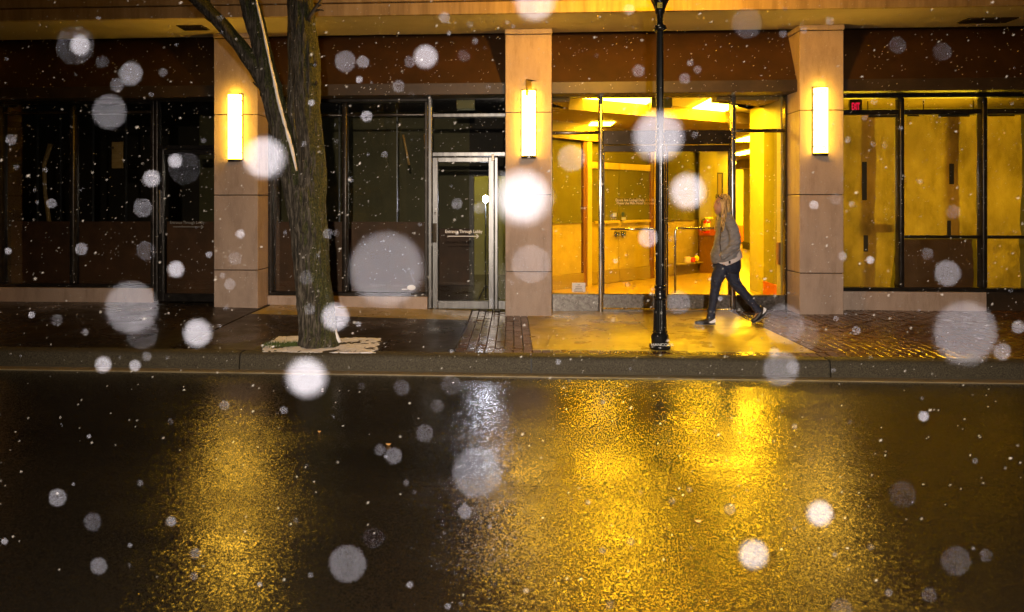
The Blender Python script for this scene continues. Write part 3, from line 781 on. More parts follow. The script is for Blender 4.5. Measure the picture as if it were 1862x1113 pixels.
# air vent of the papered shop ceiling
p = camsp(1660, 164, F * (3.40 - EYE) / (PY - 164))
v = empty('ceiling_vent', (p.x, p.y, 3.37), 'dark flat air vent on the ceiling above the first dark mullion', 'vent')
box('vent_frame', M['bronze'], v, p.x - .42, p.x + .42, p.y - .3, p.y + .3, 3.375, 3.3985)
for k in range(5): box('vent_slat', M['darkmetal'], v, p.x - .38, p.x + .38, p.y - .25 + k * .11, p.y - .20 + k * .11, 3.365, 3.3745)
# EXIT sign hanging inside, seen through the glass
ex = at(1557, 200, 12.6)
e = empty('exit_sign', (ex.x, 12.6, ex.z), 'red EXIT sign glowing behind the glass beside the right column', 'exit sign')
pe0, pe1 = at(1549, 201, 12.6), at(1564.5, 182, 12.6)
box('sign_box', M['valance'], e, pe0.x - .03, pe1.x + .03, 12.6, 12.66, pe0.z - .03, pe1.z + .02, .004)
text('exit_letters', 'EXIT', .165, M['exit_red'], (pe0.x - .005, 12.597, pe0.z + .01), (R(90), 0, 0), e, width=.38, bold=.006)
box('hanger', M['bronze'], e, ex.x - .01, ex.x + .01, 12.62, 12.64, pe1.z + .021, 3.3985)
# things inside the dark shop: metal studs, a pine board, a leaning pole, an added lamp
for i, (pxs, pya, pyb, lab) in enumerate(((68, 262, 408, 'thin upright metal stud deepest in the left window'), (110, 262, 408, 'thin upright metal stud second in the left window'),
        (169, 262, 408, 'thin upright metal stud just right of the left mullion'), (229, 250, 408, 'thin upright metal stud right of the pine board'),
        (437, 250, 400, 'thin upright metal stud hidden behind the left column'), (500, 270, 400, 'thin upright metal stud right beside the left column'), (617, 230, 400, 'tan upright stud left of the mullion right of the tree'), (722, 250, 400, 'thin upright metal stud in the pane left of the aluminium door'))):
    if i == 4: continue
    p = at(pxs, pyb, 12.4); q = at(pxs, pya, 12.4)
    tag(box('metal_stud', M['alu'], None, p.x - .012, p.x + .012, 12.39, 12.43, .1, q.z + .6, .003), lab, 'stud', 'metal studs in the dark shop')
p, q = at(203, 306, 11.9), at(223, 258, 11.9)
wb = empty('wall_board', (p.x, 11.9, p.z), 'yellow pine board hung inside the left window', 'board')
box('board', M['wood'], wb, p.x, q.x, 11.9, 11.925, p.z, q.z, .004)
box('hook', M['bronze'], wb, (p.x + q.x) / 2 - .008, (p.x + q.x) / 2 + .008, 11.905, 11.915, q.z + .001, q.z + .06)
box('clip', M['bronze'], wb, p.x + .02, p.x + .035, 11.885, 11.899, q.z - .12, q.z - .08)
mb = MB(); a_ = at(92, 262, 12.0); b_ = at(90, 408, 12.0)
mb.tube([a_, at(80, 300, 12.0), at(82, 350, 12.0), b_], [.04, .035, .03, .035], 8)
tag(mb.build('hanging_cloth', M['wood'], None, True), 'thin tan strip of cloth hanging inside the left window', 'cloth')
for i, (a, b_, c_, d_) in enumerate(((772, 245, 783, 378), (733, 245, 744, 300))):
    mb = MB(); mb.tube([at(a, b_, 12.0), at(c_, d_, 12.0)], .018, 8)
    tag(mb.build('leaning_pole', M['wood'], None, True), ('long pale pole leaning behind the pane beside the aluminium door', 'short pale pole leaning in the middle of the dark pane')[i], 'pole')
p, q = at(830, 198, 11.25), at(863, 173, 11.25)
vb = empty('intake_box', (p.x, 11.25, p.z), 'beige square box behind the glass above the aluminium door', 'vent box')
box('box_body', M['lobby_wall'], vb, p.x, q.x, 11.25, 11.45, p.z, q.z, .01)
box('box_lip', M['lobby_wall'], vb, p.x + .06, q.x - .06, 11.3, 11.4, q.z + .001, q.z + .03, .004)
# back doorway, seen through the aluminium door: pale wall of a farther room
p, q = at(862, 500, 14.5), at(893, 320, 14.5)
dw = empty('back_doorway', (p.x, 14.5, .1), 'dark framed opening to a pale room seen through the aluminium door', 'doorway')
box('far_wall', M['lobby_wall'], dw, p.x - .3, p.x + 1.5, 16.6, 16.7, .1, 3.4)
mb = MB(); mb.box(p.x - .09, p.x - .001, 14.45, 14.6, .1, q.z + .11); mb.box(p.x, p.x + 1.2, 14.45, 14.6, q.z + .001, q.z + .11)
mb.build('opening_frame', M['valance'], dw)
box('partition', M['reflection_olive'], dw, p.x - 5.5, p.x - .091, 14.5, 14.58, 1.2, 3.499); box('brown_reflection_band', M['room_brown'], dw, p.x - 5.5, p.x - .091, 14.47, 14.58, .1, 1.198); box('partition', M['dark_room'], dw, p.x - .09, p.x + 1.2, 14.5, 14.58, q.z + .111, 3.499)  # added partition blocks the far light; olive and brown imitate reflection in the glass
fl_ = tag(box('ceiling_light', emit('far_room_glow', (1.0, .84, .20), 60), None, p.x + .1, p.x + .7, 15.3, 15.8, 3.44, 3.499), 'ceiling light of the pale room behind the aluminium door', 'ceiling light')
# added lamp: imitates the flash mirrored as a white star in the door
wl = at(883, 362, 12.1)
wo = empty('flash_reflection_lamp', (wl.x, 12.1, .1), 'added white lamp standing in for the flash reflected in the aluminium door', 'lamp')
MB().ball((wl.x, 12.1, wl.z), .045, .045, .06, 12, 8).build('added_bulb', M['bulb'], wo, True)
MB().lathe((wl.x, 12.16, wl.z), [(.02, -.03), (.03, .0), (.03, .05), (.015, .06)], 12).build('added_socket', M['black_rubber'], wo, True)
mb = MB().tube([(wl.x, 12.17, .1), (wl.x, 12.17, wl.z + .02)], .010, 8); mb.build('added_stand', M['black_rubber'], wo, True)
mb = MB(); 
for k in range(3):
    a_ = k * 2.1; mb.tube([(wl.x, 12.17, .35), (wl.x + .25 * math.cos(a_), 12.17 + .25 * math.sin(a_), .105)], .008, 6)
mb.build('added_tripod', M['black_rubber'], wo, True)

# ------------------------------------------------------------------ hotel lobby (its own axes stand at about 45 degrees to the street)
lobby = empty('lobby', (xf(1200), 13, .1), 'bright yellow hotel lobby seen through the glass doors', kind='structure')
XA = xdiv + .16; XB = xrr - .16
zfl = zbl - .03
box('lobby_floor', M['lobby_floor'], lobby, XA, XA + 16, YF + .09, 31, zfl - .1, zfl)
# floor line between two terrazzo fields
q = gr(1370, 473, zfl); box('floor_strip', M['brass_frame'], lobby, XA + 4, XA + 15, q.y, q.y + .05, zfl + .001, zfl + .005)
P1 = camsp(985, 0, 13.4); P1.z = 0; P2 = camsp(1273, 0, 17.2); P2.z = 0
A = (P2 - P1); LEN = A.length; A.normalize(); Bn = Vector((A.y, -A.x, 0))      # Bn points into the lobby (to the viewer's right)
if Bn.dot(Vector((0, -1, 0))) < 0: Bn = -Bn
def wallpt(s, n, z): return P1 + A * s + Bn * n + Vector((0, 0, z))
def wbox(name, mt, parent, s0, s1, n0, n1, z0, z1):
    mb = MB(); mb.prism([wallpt(s0, n0, z0), wallpt(s1, n0, z0), wallpt(s1, n1, z0), wallpt(s0, n1, z0)], (0, 0, z1 - z0))
    return mb.build(name, mt, parent)
def s_of(px):
    """run along the angled partition where photo column px meets it"""
    u = (px - PX) / F; dirv = Vector((u * CS - SN, u * SN + CS, 0))
    # solve P1 + A s = dirv t
    det = A.x * (-dirv.y) - A.y * (-dirv.x)
    return ((-P1.x) * (-dirv.y) - (-P1.y) * (-dirv.x)) / det
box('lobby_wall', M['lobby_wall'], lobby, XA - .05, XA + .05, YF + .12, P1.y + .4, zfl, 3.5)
part = empty('lobby_partition', P1 + Vector((0, 0, zfl)), 'angled inner glass partition with papered lower panes and double doors', 'partition')
s1, s1b, s2, s2b, s3 = s_of(1058), s_of(1072), s_of(1181), s_of(1193), s_of(1125)
ZL = 1.33; ZD = 2.50
wbox('base_rail', M['lobby_ceiling'], part, -.2, s1 - .005, -.05, .05, zfl, zfl + .26)
wbox('base_rail', M['lobby_ceiling'], part, s2b + .005, LEN, -.05, .05, zfl, zfl + .26)
wbox('backing', M['dark_room'], part, -.2, LEN, -.16, -.14, zfl, 3.0)
for a, b_ in ((-.2, s1 - .01), (s2b + .01, LEN)):
    nseg = 1 if a < 0 else 1
    wbox('paper_panel', M['brown_paper'], part, a, b_, -.02, -.005, zfl + .265, ZL)
    wbox('upper_glass', M['olive'], part, a, b_, -.02, -.005, ZL + .004, 2.86)
    wbox('ledge', M['olive'], part, a, b_, -.004, .02, ZL - .012, ZL + .012)
for a, b_ in ((s1, s1b), (s2, s2b)):
    wbox('post', M['brass_frame'], part, a + (b_ - a) * .45, b_, -.06, .06, zfl, 2.88)
    wbox('post_dark_edge', M['dark_wood'], part, a, a + (b_ - a) * .44, -.06, .04, zfl, 2.88)  # darker strip along one edge of each post
for a, b_ in ((s1b + .01, s3 - .008), (s3 + .008, s2 - .01)):
    dd = wbox('inner_door', M['brown_paper'], part, a, b_, -.01, .005, zfl + .27, ZL)
    wbox('door_rail', M['lobby_ceiling'], dd, a, b_, -.03, .03, zfl + .01, zfl + .265)
    wbox('upper_glass', M['olive'], dd, a, b_, -.01, .005, ZL + .004, ZD - .13)
    wbox('door_rail', M['brass_frame'], dd, a, b_, -.03, .03, ZD - .125, ZD)
    wbox('push_bar', M['brass_frame'], dd, a + .06, b_ - .06, .05, .08, ZL - .03, ZL + .02)
    kx = a + .1 if a > s3 else b_ - .1
    wbox('lock', M['alu'], dd, kx - .05, kx + .05, .006, .07, ZL - .30, ZL - .2)
wbox('transom_glass', M['olive'], part, s1b + .01, s2 - .01, -.02, -.005, ZD + .02, 2.86)
wbox('bulkhead', M['lobby_ceiling'], part, -.3, LEN + .05, -.15, .08, 2.89, 3.25)
# little wall box low on the partition (door stop sign) and fire extinguisher wall
fw0 = camsp(1272, 0, 17.0); fw1 = camsp(1304, 0, 16.9)
zr_ = lambda py, d: EYE + (PY - py) * d / F
wl2 = empty('lobby_return_wall', (fw0.x, fw0.y, zfl), 'short yellow wall with a red rail and dark wood below, at the end of the glass partition', 'wall')
y_ = fw0.y
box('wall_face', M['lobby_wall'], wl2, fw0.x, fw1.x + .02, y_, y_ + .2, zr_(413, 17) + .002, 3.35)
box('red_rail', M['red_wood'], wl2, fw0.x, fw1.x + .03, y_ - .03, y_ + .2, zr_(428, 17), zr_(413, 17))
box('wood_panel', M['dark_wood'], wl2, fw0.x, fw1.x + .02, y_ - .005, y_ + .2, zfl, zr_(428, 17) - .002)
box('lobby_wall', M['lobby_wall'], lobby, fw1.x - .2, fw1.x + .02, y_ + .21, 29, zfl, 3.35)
# fire extinguisher
xc = camsp(1291, 0, 16.6); fx = empty('fire_extinguisher', (xc.x, y_ - .12, zr_(424, 17)), 'red fire extinguisher with black hose hung on the yellow wall', 'fire extinguisher')
z0 = zr_(424, 16.9); z1 = zr_(399, 16.9)
MB().lathe((xc.x, y_ - .11, z0), [(.06, 0), (.075, .02), (.075, (z1 - z0) * .8), (.05, (z1 - z0) * .95), (.022, z1 - z0)], 16).build('bottle', M['red'], fx, True)
MB().lathe((xc.x, y_ - .11, z0), [(.0765, .06), (.0765, (z1 - z0) * .72)], 16).build('bottle_label', M['cream_print'], fx, True)
box('valve_handle', M['yellow_plate'], fx, xc.x - .04, xc.x + .14, y_ - .13, y_ - .09, z1 + .005, z1 + .045, .006)
MB().tube([(xc.x - .02, y_ - .12, z1 + .03), (xc.x - .11, y_ - .13, z1 - .02), (xc.x - .13, y_ - .13, z1 - .16), (xc.x - .10, y_ - .13, z0 + .06), (xc.x - .03, y_ - .17, z0 + .05)], .012, 8).build('hose', M['black_rubber'], fx, True)
box('wall_bracket', M['bronze'], fx, xc.x - .03, xc.x + .03, y_ - .032, y_ - .001, z0 + .1, z1)
# framed pictures beyond (two thin black frames)
pf = at(1309, 352, 22.0)
fp = empty('picture_frame', (pf.x, 22, pf.z), 'tall narrow black picture frame on the yellow corridor wall above the walker', 'picture')
pa, pb = at(1303.5, 356, 22), at(1315, 314, 22)
mb = MB(); mb.box(pa.x, pa.x + .03, 22, 22.03, pa.z, pb.z); mb.box(pb.x - .03, pb.x, 22, 22.03, pa.z, pb.z); mb.box(pa.x + .031, pb.x - .031, 22, 22.03, pb.z - .03, pb.z)
mb.build('frame', M['black_rubber'], fp); box('picture_sheet', M['lobby_ceiling'], fp, pa.x + .031, pb.x - .031, 22.01, 22.02, pa.z, pb.z - .031)
box('corridor_side_wall', M['lobby_wall'], lobby, camsp(1302, 0, 22).x - 1.0, camsp(1322, 0, 22.2).x, 22.031, 22.2, zfl, 3.2)
# back wall with red rail, pillar with switch plate
box('back_wall', M['lobby_wall'], lobby, XA + 2, XA + 16, 29.3, 29.5, zfl, 3.5)
bw = camsp(1365, 0, 28.3)
box('back_rail', M['red_wood'], lobby, camsp(1325, 0, 28.6).x, bw.x + .5, 29.2, 29.299, zr_(440, 28.6), zr_(410, 28.6))
pl0, pl1 = camsp(1364.5, 0, 25.5), camsp(1425, 0, 25.5)
pil = empty('lobby_pillar', (pl0.x, pl0.y, zfl), 'broad yellow pillar with a switch plate beside the right glass side light', 'pillar')
box('pillar_shaft', M['lobby_wall'], pil, pl0.x, pl1.x, pl0.y, pl0.y + .8, zr_(440, 26), 2.9)
box('pillar_base', M['kerb'], pil, pl0.x - .03, pl1.x, pl0.y - .03, pl0.y + .8, zfl, zr_(440, 26) - .002)
box('pillar_capital', M['lobby_ceiling'], pil, pl0.x - .25, pl1.x, pl0.y - .25, pl0.y + .8, 2.902, 3.19)
s0, s1_ = camsp(1376, 378, 25.4), camsp(1386, 360, 25.4)
box('switch_plate', M['olive'], pil, s0.x, s1_.x, pl0.y - .02, pl0.y - .001, zr_(378, 25.5), zr_(360, 25.5), .004)
# right side light near the doors
ys0, ys1 = YF + .12, 11.95
xsr = xf(1429)
sl = empty('side_light', (xsr, ys0, zfl), 'greenish glass side light with orange wooden base just inside the right of the lobby', 'glass panel')
box('jamb', M['lobby_wall'], sl, xsr - .03, xsr + .06, ys0, ys0 + .16, zfl, 3.30)
box('side_base', M['red_wood'], sl, xsr - .012, xsr + .05, ys0 + .161, ys1, zfl, .47)
box('side_glass', M['pane_green'], sl, xsr, xsr + .012, ys0 + .161, ys1, .472, 2.80)
box('side_head', M['lobby_wall'], sl, xsr - .01, xsr + .06, ys0 + .161, ys1, 2.802, 3.30)
box('lobby_side_wall', M['lobby_wall'], lobby, XA + 15.9, XA + 16, 14.2, 31, zfl, 3.5)
box('lobby_front_wall', M['lobby_wall'], lobby, XS0 - .09, XA + 16, 14.0, 14.1, zfl, 3.41)
box('lobby_side_wall', M['lobby_wall'], lobby, XS0 - .16, XS0 - .11, YF + .12, 13.99, zfl, 3.41)
box('lobby_door_rail', M['dark_wood'], lobby, xsr - .06, xsr - .032, ys0, ys0 + .1, zr_(480, 11), zr_(440, 11))
# small sign and door hook low on partition
p = s_of(1186.5)
wbox('stop_plate', M['yellow_plate'], part, p - .03, p + .05, .07, .09, zr_(477, 15.6), zr_(469, 15.6))
# little boxes and cups on the low ledge inside
lp = empty('ledge_shelf', wallpt(s_of(1258), .1, zr_(478, 16.6)), 'narrow ledge low on the partition holding small containers', 'shelf')
sa, sb = s_of(1222), s_of(1271)
wbox('shelf_board', M['lobby_ceiling'], lp, sa, sb, .01, .16, zr_(482, 16.4), zr_(479.5, 16.4))
for pxa, hh, ww, nm, mt_, lab, kind_ in ((1244.5, .13, .06, 'carton', 'cream_print', 'small cream carton on the low lobby ledge', 'carton'), (1254, .10, .05, 'red_can', 'red', 'small red can on the low lobby ledge', 'can'),
        (1260.5, .16, .05, 'round_tub', 'yellow_plate', 'round yellow tub on the low lobby ledge', 'tub'), (1268, .18, .045, 'pale_bottle', 'cream_print', 'pale bottle on the low lobby ledge', 'bottle')):
    c_ = wallpt(s_of(pxa), .085, zr_(479.4, 16.4))
    if nm == 'carton': o = MB().box(c_.x - ww, c_.x + ww, c_.y - .04, c_.y + .04, c_.z, c_.z + hh, .006).build(nm, M[mt_])
    elif nm == 'round_tub': o = MB().ball((c_.x, c_.y, c_.z + hh / 2), ww * 1.1, .045, hh / 2).build(nm, M[mt_], None, True)
    elif nm == 'red_can': o = MB().lathe(c_, [(ww * .9, 0), (ww, .008), (ww, hh - .01), (ww * .85, hh)], 14).build(nm, M[mt_], None, True)
    else: o = MB().lathe(c_, [(ww, 0), (ww, hh * .6), (ww * .45, hh * .75), (ww * .45, hh)], 14).build(nm, M[mt_], None, True)
    tag(o, lab, kind_)
# ceiling with a stepped cove, light panels up in the cove
E1 = camsp(1034, 199, F * (3.2 - EYE) / (PY - 199)); E2 = camsp(1400, 229, F * (3.2 - EYE) / (PY - 229))
De = (E2 - E1).normalized()
E0 = E1 - De * 3; E3 = E2 + De * 6
def flat(pts, z0, z1, nm, mt): return MB().prism([(p_[0], p_[1], z0) for p_ in pts], (0, 0, z1 - z0)).build(nm, mt, lobby)
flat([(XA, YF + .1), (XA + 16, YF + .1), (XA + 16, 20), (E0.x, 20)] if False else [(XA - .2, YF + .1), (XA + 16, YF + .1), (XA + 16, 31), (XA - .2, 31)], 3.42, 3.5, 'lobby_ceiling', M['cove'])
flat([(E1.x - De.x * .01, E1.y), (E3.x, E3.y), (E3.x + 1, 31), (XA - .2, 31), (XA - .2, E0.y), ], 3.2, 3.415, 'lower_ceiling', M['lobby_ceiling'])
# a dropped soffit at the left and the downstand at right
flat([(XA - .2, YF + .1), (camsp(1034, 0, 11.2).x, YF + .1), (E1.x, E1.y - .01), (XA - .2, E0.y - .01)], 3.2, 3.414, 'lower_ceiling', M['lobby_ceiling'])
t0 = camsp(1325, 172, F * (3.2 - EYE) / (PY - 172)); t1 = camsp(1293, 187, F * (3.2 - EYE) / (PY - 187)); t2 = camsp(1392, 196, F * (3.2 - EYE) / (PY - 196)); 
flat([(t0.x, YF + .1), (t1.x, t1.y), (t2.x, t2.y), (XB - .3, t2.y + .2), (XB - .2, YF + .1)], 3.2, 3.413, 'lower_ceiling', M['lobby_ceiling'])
box('hanging_block', M['olive'], lobby, camsp(1180, 0, 11.8).x, camsp(1217, 0, 11.8).x, 11.75, 11.9, zr_(198, 11.8), 3.419)
def panel(px0, px1, py0, py1, z, lab, dy=.35):
    d0 = F * (z - EYE) / (PY - py0); d1 = F * (z - EYE) / (PY - py1)
    a_ = camsp(px0, 0, (d0 + d1) / 2); b_ = camsp(px1, 0, (d0 + d1) / 2)
    ya, yb = min(d0, d1), max(d0, d1)
    pl_ = empty('ceiling_light', ((a_.x + b_.x) / 2, (ya + yb) / 2, z), lab, 'ceiling light', 'ceiling lights in the lobby cove')
    box('diffuser', M['panel_light'], pl_, a_.x, b_.x, ya, yb, z - .025, z - .012)
    box('trim', M['cove'], pl_, a_.x - .02, b_.x + .02, ya - .02, yb + .02, z - .011, z - .001)
    return pl_
panel(1050, 1180, 178, 190, 3.42, 'long white ceiling light in the cove left of the lamp post')
panel(1262, 1333, 181, 205, 3.42, 'white ceiling light in the cove right of the lamp post')
panel(1340, 1392, 247, 258, 3.2, 'white ceiling light over the far corridor beyond the right mullion')
panel(1072, 1112, 222, 228, 3.2, 'slim white ceiling light above the angled partition')
panel(1334, 1360, 273, 283, 3.2, 'small ceiling light over the corridor just behind the right mullion')
panel(1330, 1420, 292, 298, 3.2, 'farthest ceiling light deep in the corridor')

# ------------------------------------------------------------------ wall lamps on the columns
def sconce(px0, px1, py0, py1, lab):
    a_, b_ = at(px0, py1, YC - .06), at(px1, py0, YC - .06)
    cx = (a_.x + b_.x) / 2; hw = (b_.x - a_.x) / 2; z0, z1 = a_.z, b_.z
    s = empty('wall_lamp', (cx, YC, z0), lab, 'wall lamp', 'wall lamps on the stone columns')
    n = 9; pts = []
    for k in range(n + 1):
        t = math.pi * k / n; pts.append((cx - hw * math.cos(t), YC - .025 - .085 * math.sin(t) ** .6, z0))
    MB().prism(pts, (0, 0, z1 - z0)).build('lamp_shade', M['lens'], s)
    box('back_plate', M['bronze'], s, cx - hw - .006, cx + hw + .006, YC - .024, YC - .001, z0 - .03, z1 + .02, .004)
    MB().prism([(cx + (p_[0] - cx) * 1.03, YC - .025 + (p_[1] - YC + .025) * 1.05, z0 - .04) for p_ in pts], (0, 0, .038)).build('bottom_cap', M['bronze'], s)
    for zz in (z0 + .09, z0 + .30 * 1.05, z1 - .30, z1 - .085):
        for sx in (-1, 1):
            box('clip', M['bronze'], s, cx + sx * (hw - .005), cx + sx * (hw + .008), YC - .05, YC - .025, zz - .006, zz + .006)
    for zz in (z0 + .055, z1 - .05):
        MB().tube([(cx, YC - .112, zz), (cx, YC - .1175, zz)], .03, 16, side=(1, 0, 0)).build('screw_cap', M['lens'], s, False)
        ring = MB(); k = 16
        ring.tube([(cx + .032 * math.cos(2 * math.pi * i / k), YC - .118, zz + .032 * math.sin(2 * math.pi * i / k)) for i in range(k + 1)], .004, 5)
        ring.build('screw_ring', M['bronze'], s)
    return s
sconce(414, 438, 172, 289, 'tall glowing wall lamp on the left column beside the tree')
sconce(949, 974, 165, 283, 'tall glowing wall lamp on the middle column between the two entrances')
sconce(1481, 1506, 160, 278, 'tall glowing wall lamp on the right column beside the papered windows')

# ------------------------------------------------------------------ street lamp at the kerb
lp_ = gr(1200, 634); lx, ly = lp_.x, lp_.y
S = 1350 / (-lx * SN + ly * CS)                        # photo pixels per metre there
def hz(py): return EYE + (PY - py) / S
sl_ = empty('street_lamp', (lx, ly, ZP), 'black fluted iron street lamp post at the kerb before the lobby doors', 'street lamp')
zb = gz(lx, ly) - .005
MB().lathe((lx, ly, 0), [(.10, zb), (.105, zb + .012), (.112, zb + .03), (.108, zb + .045), (.098, zb + .05)], 24).build('base_flange', M['black_iron'], sl_, True)
for k in range(4):
    a_ = R(45 + 90 * k) ; MB().ball((lx + .108 * math.cos(a_), ly + .108 * math.sin(a_), zb + .035), .018, .018, .018, 8, 6).build('anchor_bolt', M['black_iron'], sl_, True)
auto_smooth(MB().lathe((lx, ly, 0), [(.092, zb + .051), (.092, hz(611)), (.084, hz(608)), (.07, hz(605))], 8).build('plinth', M['black_iron'], sl_), 30)
MB().lathe((lx, ly, 0), [(.066, hz(605) + .001), (.078, hz(604)), (.078, hz(602)), (.068, hz(600))], 24).build('lower_ring', M['black_iron'], sl_, True)
auto_smooth(MB().lathe((lx, ly, 0), [(.071, hz(600) + .001), (.066, hz(580)), (.060, hz(545))], 48, .09, 12).build('fluted_bell', M['black_iron'], sl_), 60)
MB().lathe((lx, ly, 0), [(.055, hz(545) + .001), (.066, hz(543)), (.068, hz(540)), (.06, hz(537)), (.055, hz(534)), (.05, hz(525)), (.06, hz(523.5)), (.06, hz(521)), (.05, hz(518))], 24).build('upper_ring', M['black_iron'], sl_, True)
auto_smooth(MB().lathe((lx, ly, 0), [(.047, hz(518) + .001), (.0455, hz(350)), (.042, hz(200)), (.037, hz(57))], 48, .10, 12).build('fluted_shaft', M['black_iron'], sl_), 60)
MB().lathe((lx, ly, 0), [(.05, hz(57) + .001), (.07, hz(55)), (.07, hz(51)), (.062, hz(47)), (.045, hz(46))], 24).build('collar', M['black_iron'], sl_, True)
MB().lathe((lx, ly, 0), [(.036, hz(46) + .001), (.034, hz(26)), (.045, hz(24)), (.055, hz(17)), (.075, hz(8)), (.10, hz(-1)), (.105, hz(-8)), (.09, hz(-12))], 24).build('capital', M['black_iron'], sl_, True)
MB().lathe((lx, ly, 0), [(.10, hz(-16.5) + .002), (.15, hz(-26)), (.165, hz(-45)), (.165, hz(-70)), (.13, hz(-95)), (.07, hz(-108))], 24).build('globe', M['streetglobe'], sl_, True)
MB().lathe((lx, ly, 0), [(.05, hz(-12) + .004), (.21, hz(-13)), (.215, hz(-15)), (.20, hz(-16.5)), (.05, hz(-16.5))], 28).build('globe_skirt', M['black_iron'], sl_, True)
MB().ball((lx, ly, hz(-16.5) + .125), .075, .075, .09, 16, 10).build('burner', M['burner'], sl_, True)
MB().lathe((lx, ly, 0), [(.08, hz(-108) + .002), (.10, hz(-110)), (.06, hz(-118)), (.02, hz(-128)), (.005, hz(-136))], 20).build('finial', M['black_iron'], sl_, True)
# cast maker's letters on the foot, and the number plate under the capital
text('cast_lettering', 'HANCOCK', .04, M['white_print'], (lx + .005, ly - .1145, zb + .055), (R(62), 0, 0), sl_, align='CENTER', width=1.15)
pp_ = sl_.children[-1]
yl_ = ly - .075
np_ = box('number_plate', M['yellow_plate'], sl_, lx - .062 + .02, lx - .012 + .02, yl_ - .008, yl_ - .005, hz(18), hz(8.5))
text('number', '10', .045, M['ink'], (lx - .06 + .022, yl_ - .0085, hz(16.4)), (R(90), 0, 0), np_, width=.95, bold=.001)

# ------------------------------------------------------------------ tree with snow in its pit
YT = 7.95
def tp(px, py, dy=0): 
    p = at(px, py, YT); p.y += dy; return p
TS = F / (-tp(570, 500).x * SN + YT * CS)
tree = empty('street_tree', tuple(tp(578, 628)), 'bare forked street tree with furrowed mossy bark beside the left column', 'tree')
def limb_pts(lst, dy0=0, dy1=0):
    n = len(lst); P_ = [tp(a, b, dy0 + (dy1 - dy0) * i / (n - 1)) for i, (a, b, c) in enumerate(lst)]
    # densify
    out, rr = [], []
    for i in range(n - 1):
        k = max(2, int((P_[i + 1] - P_[i]).length / .05))
        for q in range(k):
            t = q / k; t_ = t
            out.append(P_[i].lerp(P_[i + 1], t)); rr.append((lst[i][2] + (lst[i + 1][2] - lst[i][2]) * t) / TS)
    out.append(P_[-1]); rr.append(lst[-1][2] / TS)
    # smooth
    for _ in range(3):
        out = [out[0]] + [(out[i - 1] + out[i] * 2 + out[i + 1]) / 4 for i in range(1, len(out) - 1)] + [out[-1]]
        rr = [rr[0]] + [(rr[i - 1] + rr[i] * 2 + rr[i + 1]) / 4 for i in range(1, len(rr) - 1)] + [rr[-1]]
    return out, rr
def bark_disp(co):
    f = noise.noise(Vector((co.x * 22, co.y * 22, co.z * 2.6))); g_ = noise.noise(Vector((co.x * 7, co.y * 7, co.z * 1.4 + 5))); h = noise.noise(Vector((co.x * 45, co.y * 45, co.z * 9)))
    k = noise.noise(Vector((co.x * 34, co.y * 34, co.z * 5.0 + 3)))
    q = noise.noise(Vector((co.x * 60, co.y * 60, co.z * 16)))
    return .014 * f + .022 * g_ + .006 * h - .018 * max(0, -k) + .006 * q
mb = MB()
lists = dict(trunk=[(580, 640, 44), (579, 628, 38), (577, 600, 33), (573, 550, 32.5), (568, 500, 33), (565, 450, 34), (560, 400, 34), (557, 360, 33), (553, 335, 26)])
o_, r_ = limb_pts(lists['trunk']); mb.tube(o_, r_, 26, [q * .92 for q in r_])
o_, r_ = limb_pts([(560, 420, 28), (566, 345, 27), (568, 300, 25), (564, 250, 24), (556, 200, 25), (553, 100, 25), (545, 0, 24), (540, -120, 20)], 0, .05); mb.tube(o_, r_, 24)
o_, r_ = limb_pts([(553, 430, 24), (537, 350, 20), (527, 300, 18.5), (515, 250, 18.5), (503, 200, 18.5), (491, 150, 18.5), (481, 100, 17), (470, 50, 17), (457, 0, 17), (432, -100, 14)], 0, -.1); mb.tube(o_, r_, 22)
me = remesh(mb, .010, 2, .5, bark_disp)
place('trunk', me, M['bark'], tree)
def rnd_tube(lst, dy0, dy1, nm, seg=16, rough=.18, mt='bark'):
    o_, r_ = limb_pts(lst, dy0, dy1); mb = MB(); mb.tube(o_, r_, seg, rough=rough, rs=9); return mb.build(nm, M[mt], tree, True)
br = rnd_tube([(500, 190, 13), (484, 150, 15), (466, 118, 14.5), (437, 78, 13), (402, 38, 12.5), (358, -8, 12.5), (300, -70, 10)], -.02, -.25, 'limb')
rnd_tube([(548, 330, 8), (530, 260, 10), (522, 200, 10.5), (521, 120, 10.5), (519, 40, 10), (515, -80, 9)], .16, .3, 'limb')
for lst in ([(563, 40, 5), (572, 24, 4), (584, 10, 3), (590, 2, 2)], [(570, 27, 2.6), (579, 21, 2.2), (588, 21, 1.6), (593, 24, 1)], [(575, 20, 2.4), (583, 14, 1.8), (589, 13, 1.2)],
            [(398, 46, 2.4), (388, 44, 1.8), (379, 36, 1)], [(436, 82, 2.2), (420, 68, 1.5), (404, 64, .9)], [(481, 164, 3), (473, 160, 2), (466, 152, 1.2)], [(383, 12, 3), (386, -5, 2.2), (388, -20, 1.5)], [(575, 120, 3), (580, 115, 1.6)], [(576, 155, 3), (581, 150, 1.4)]):
    rnd_tube(lst, -.06, -.1, 'twig', 6, 0, 'twig')
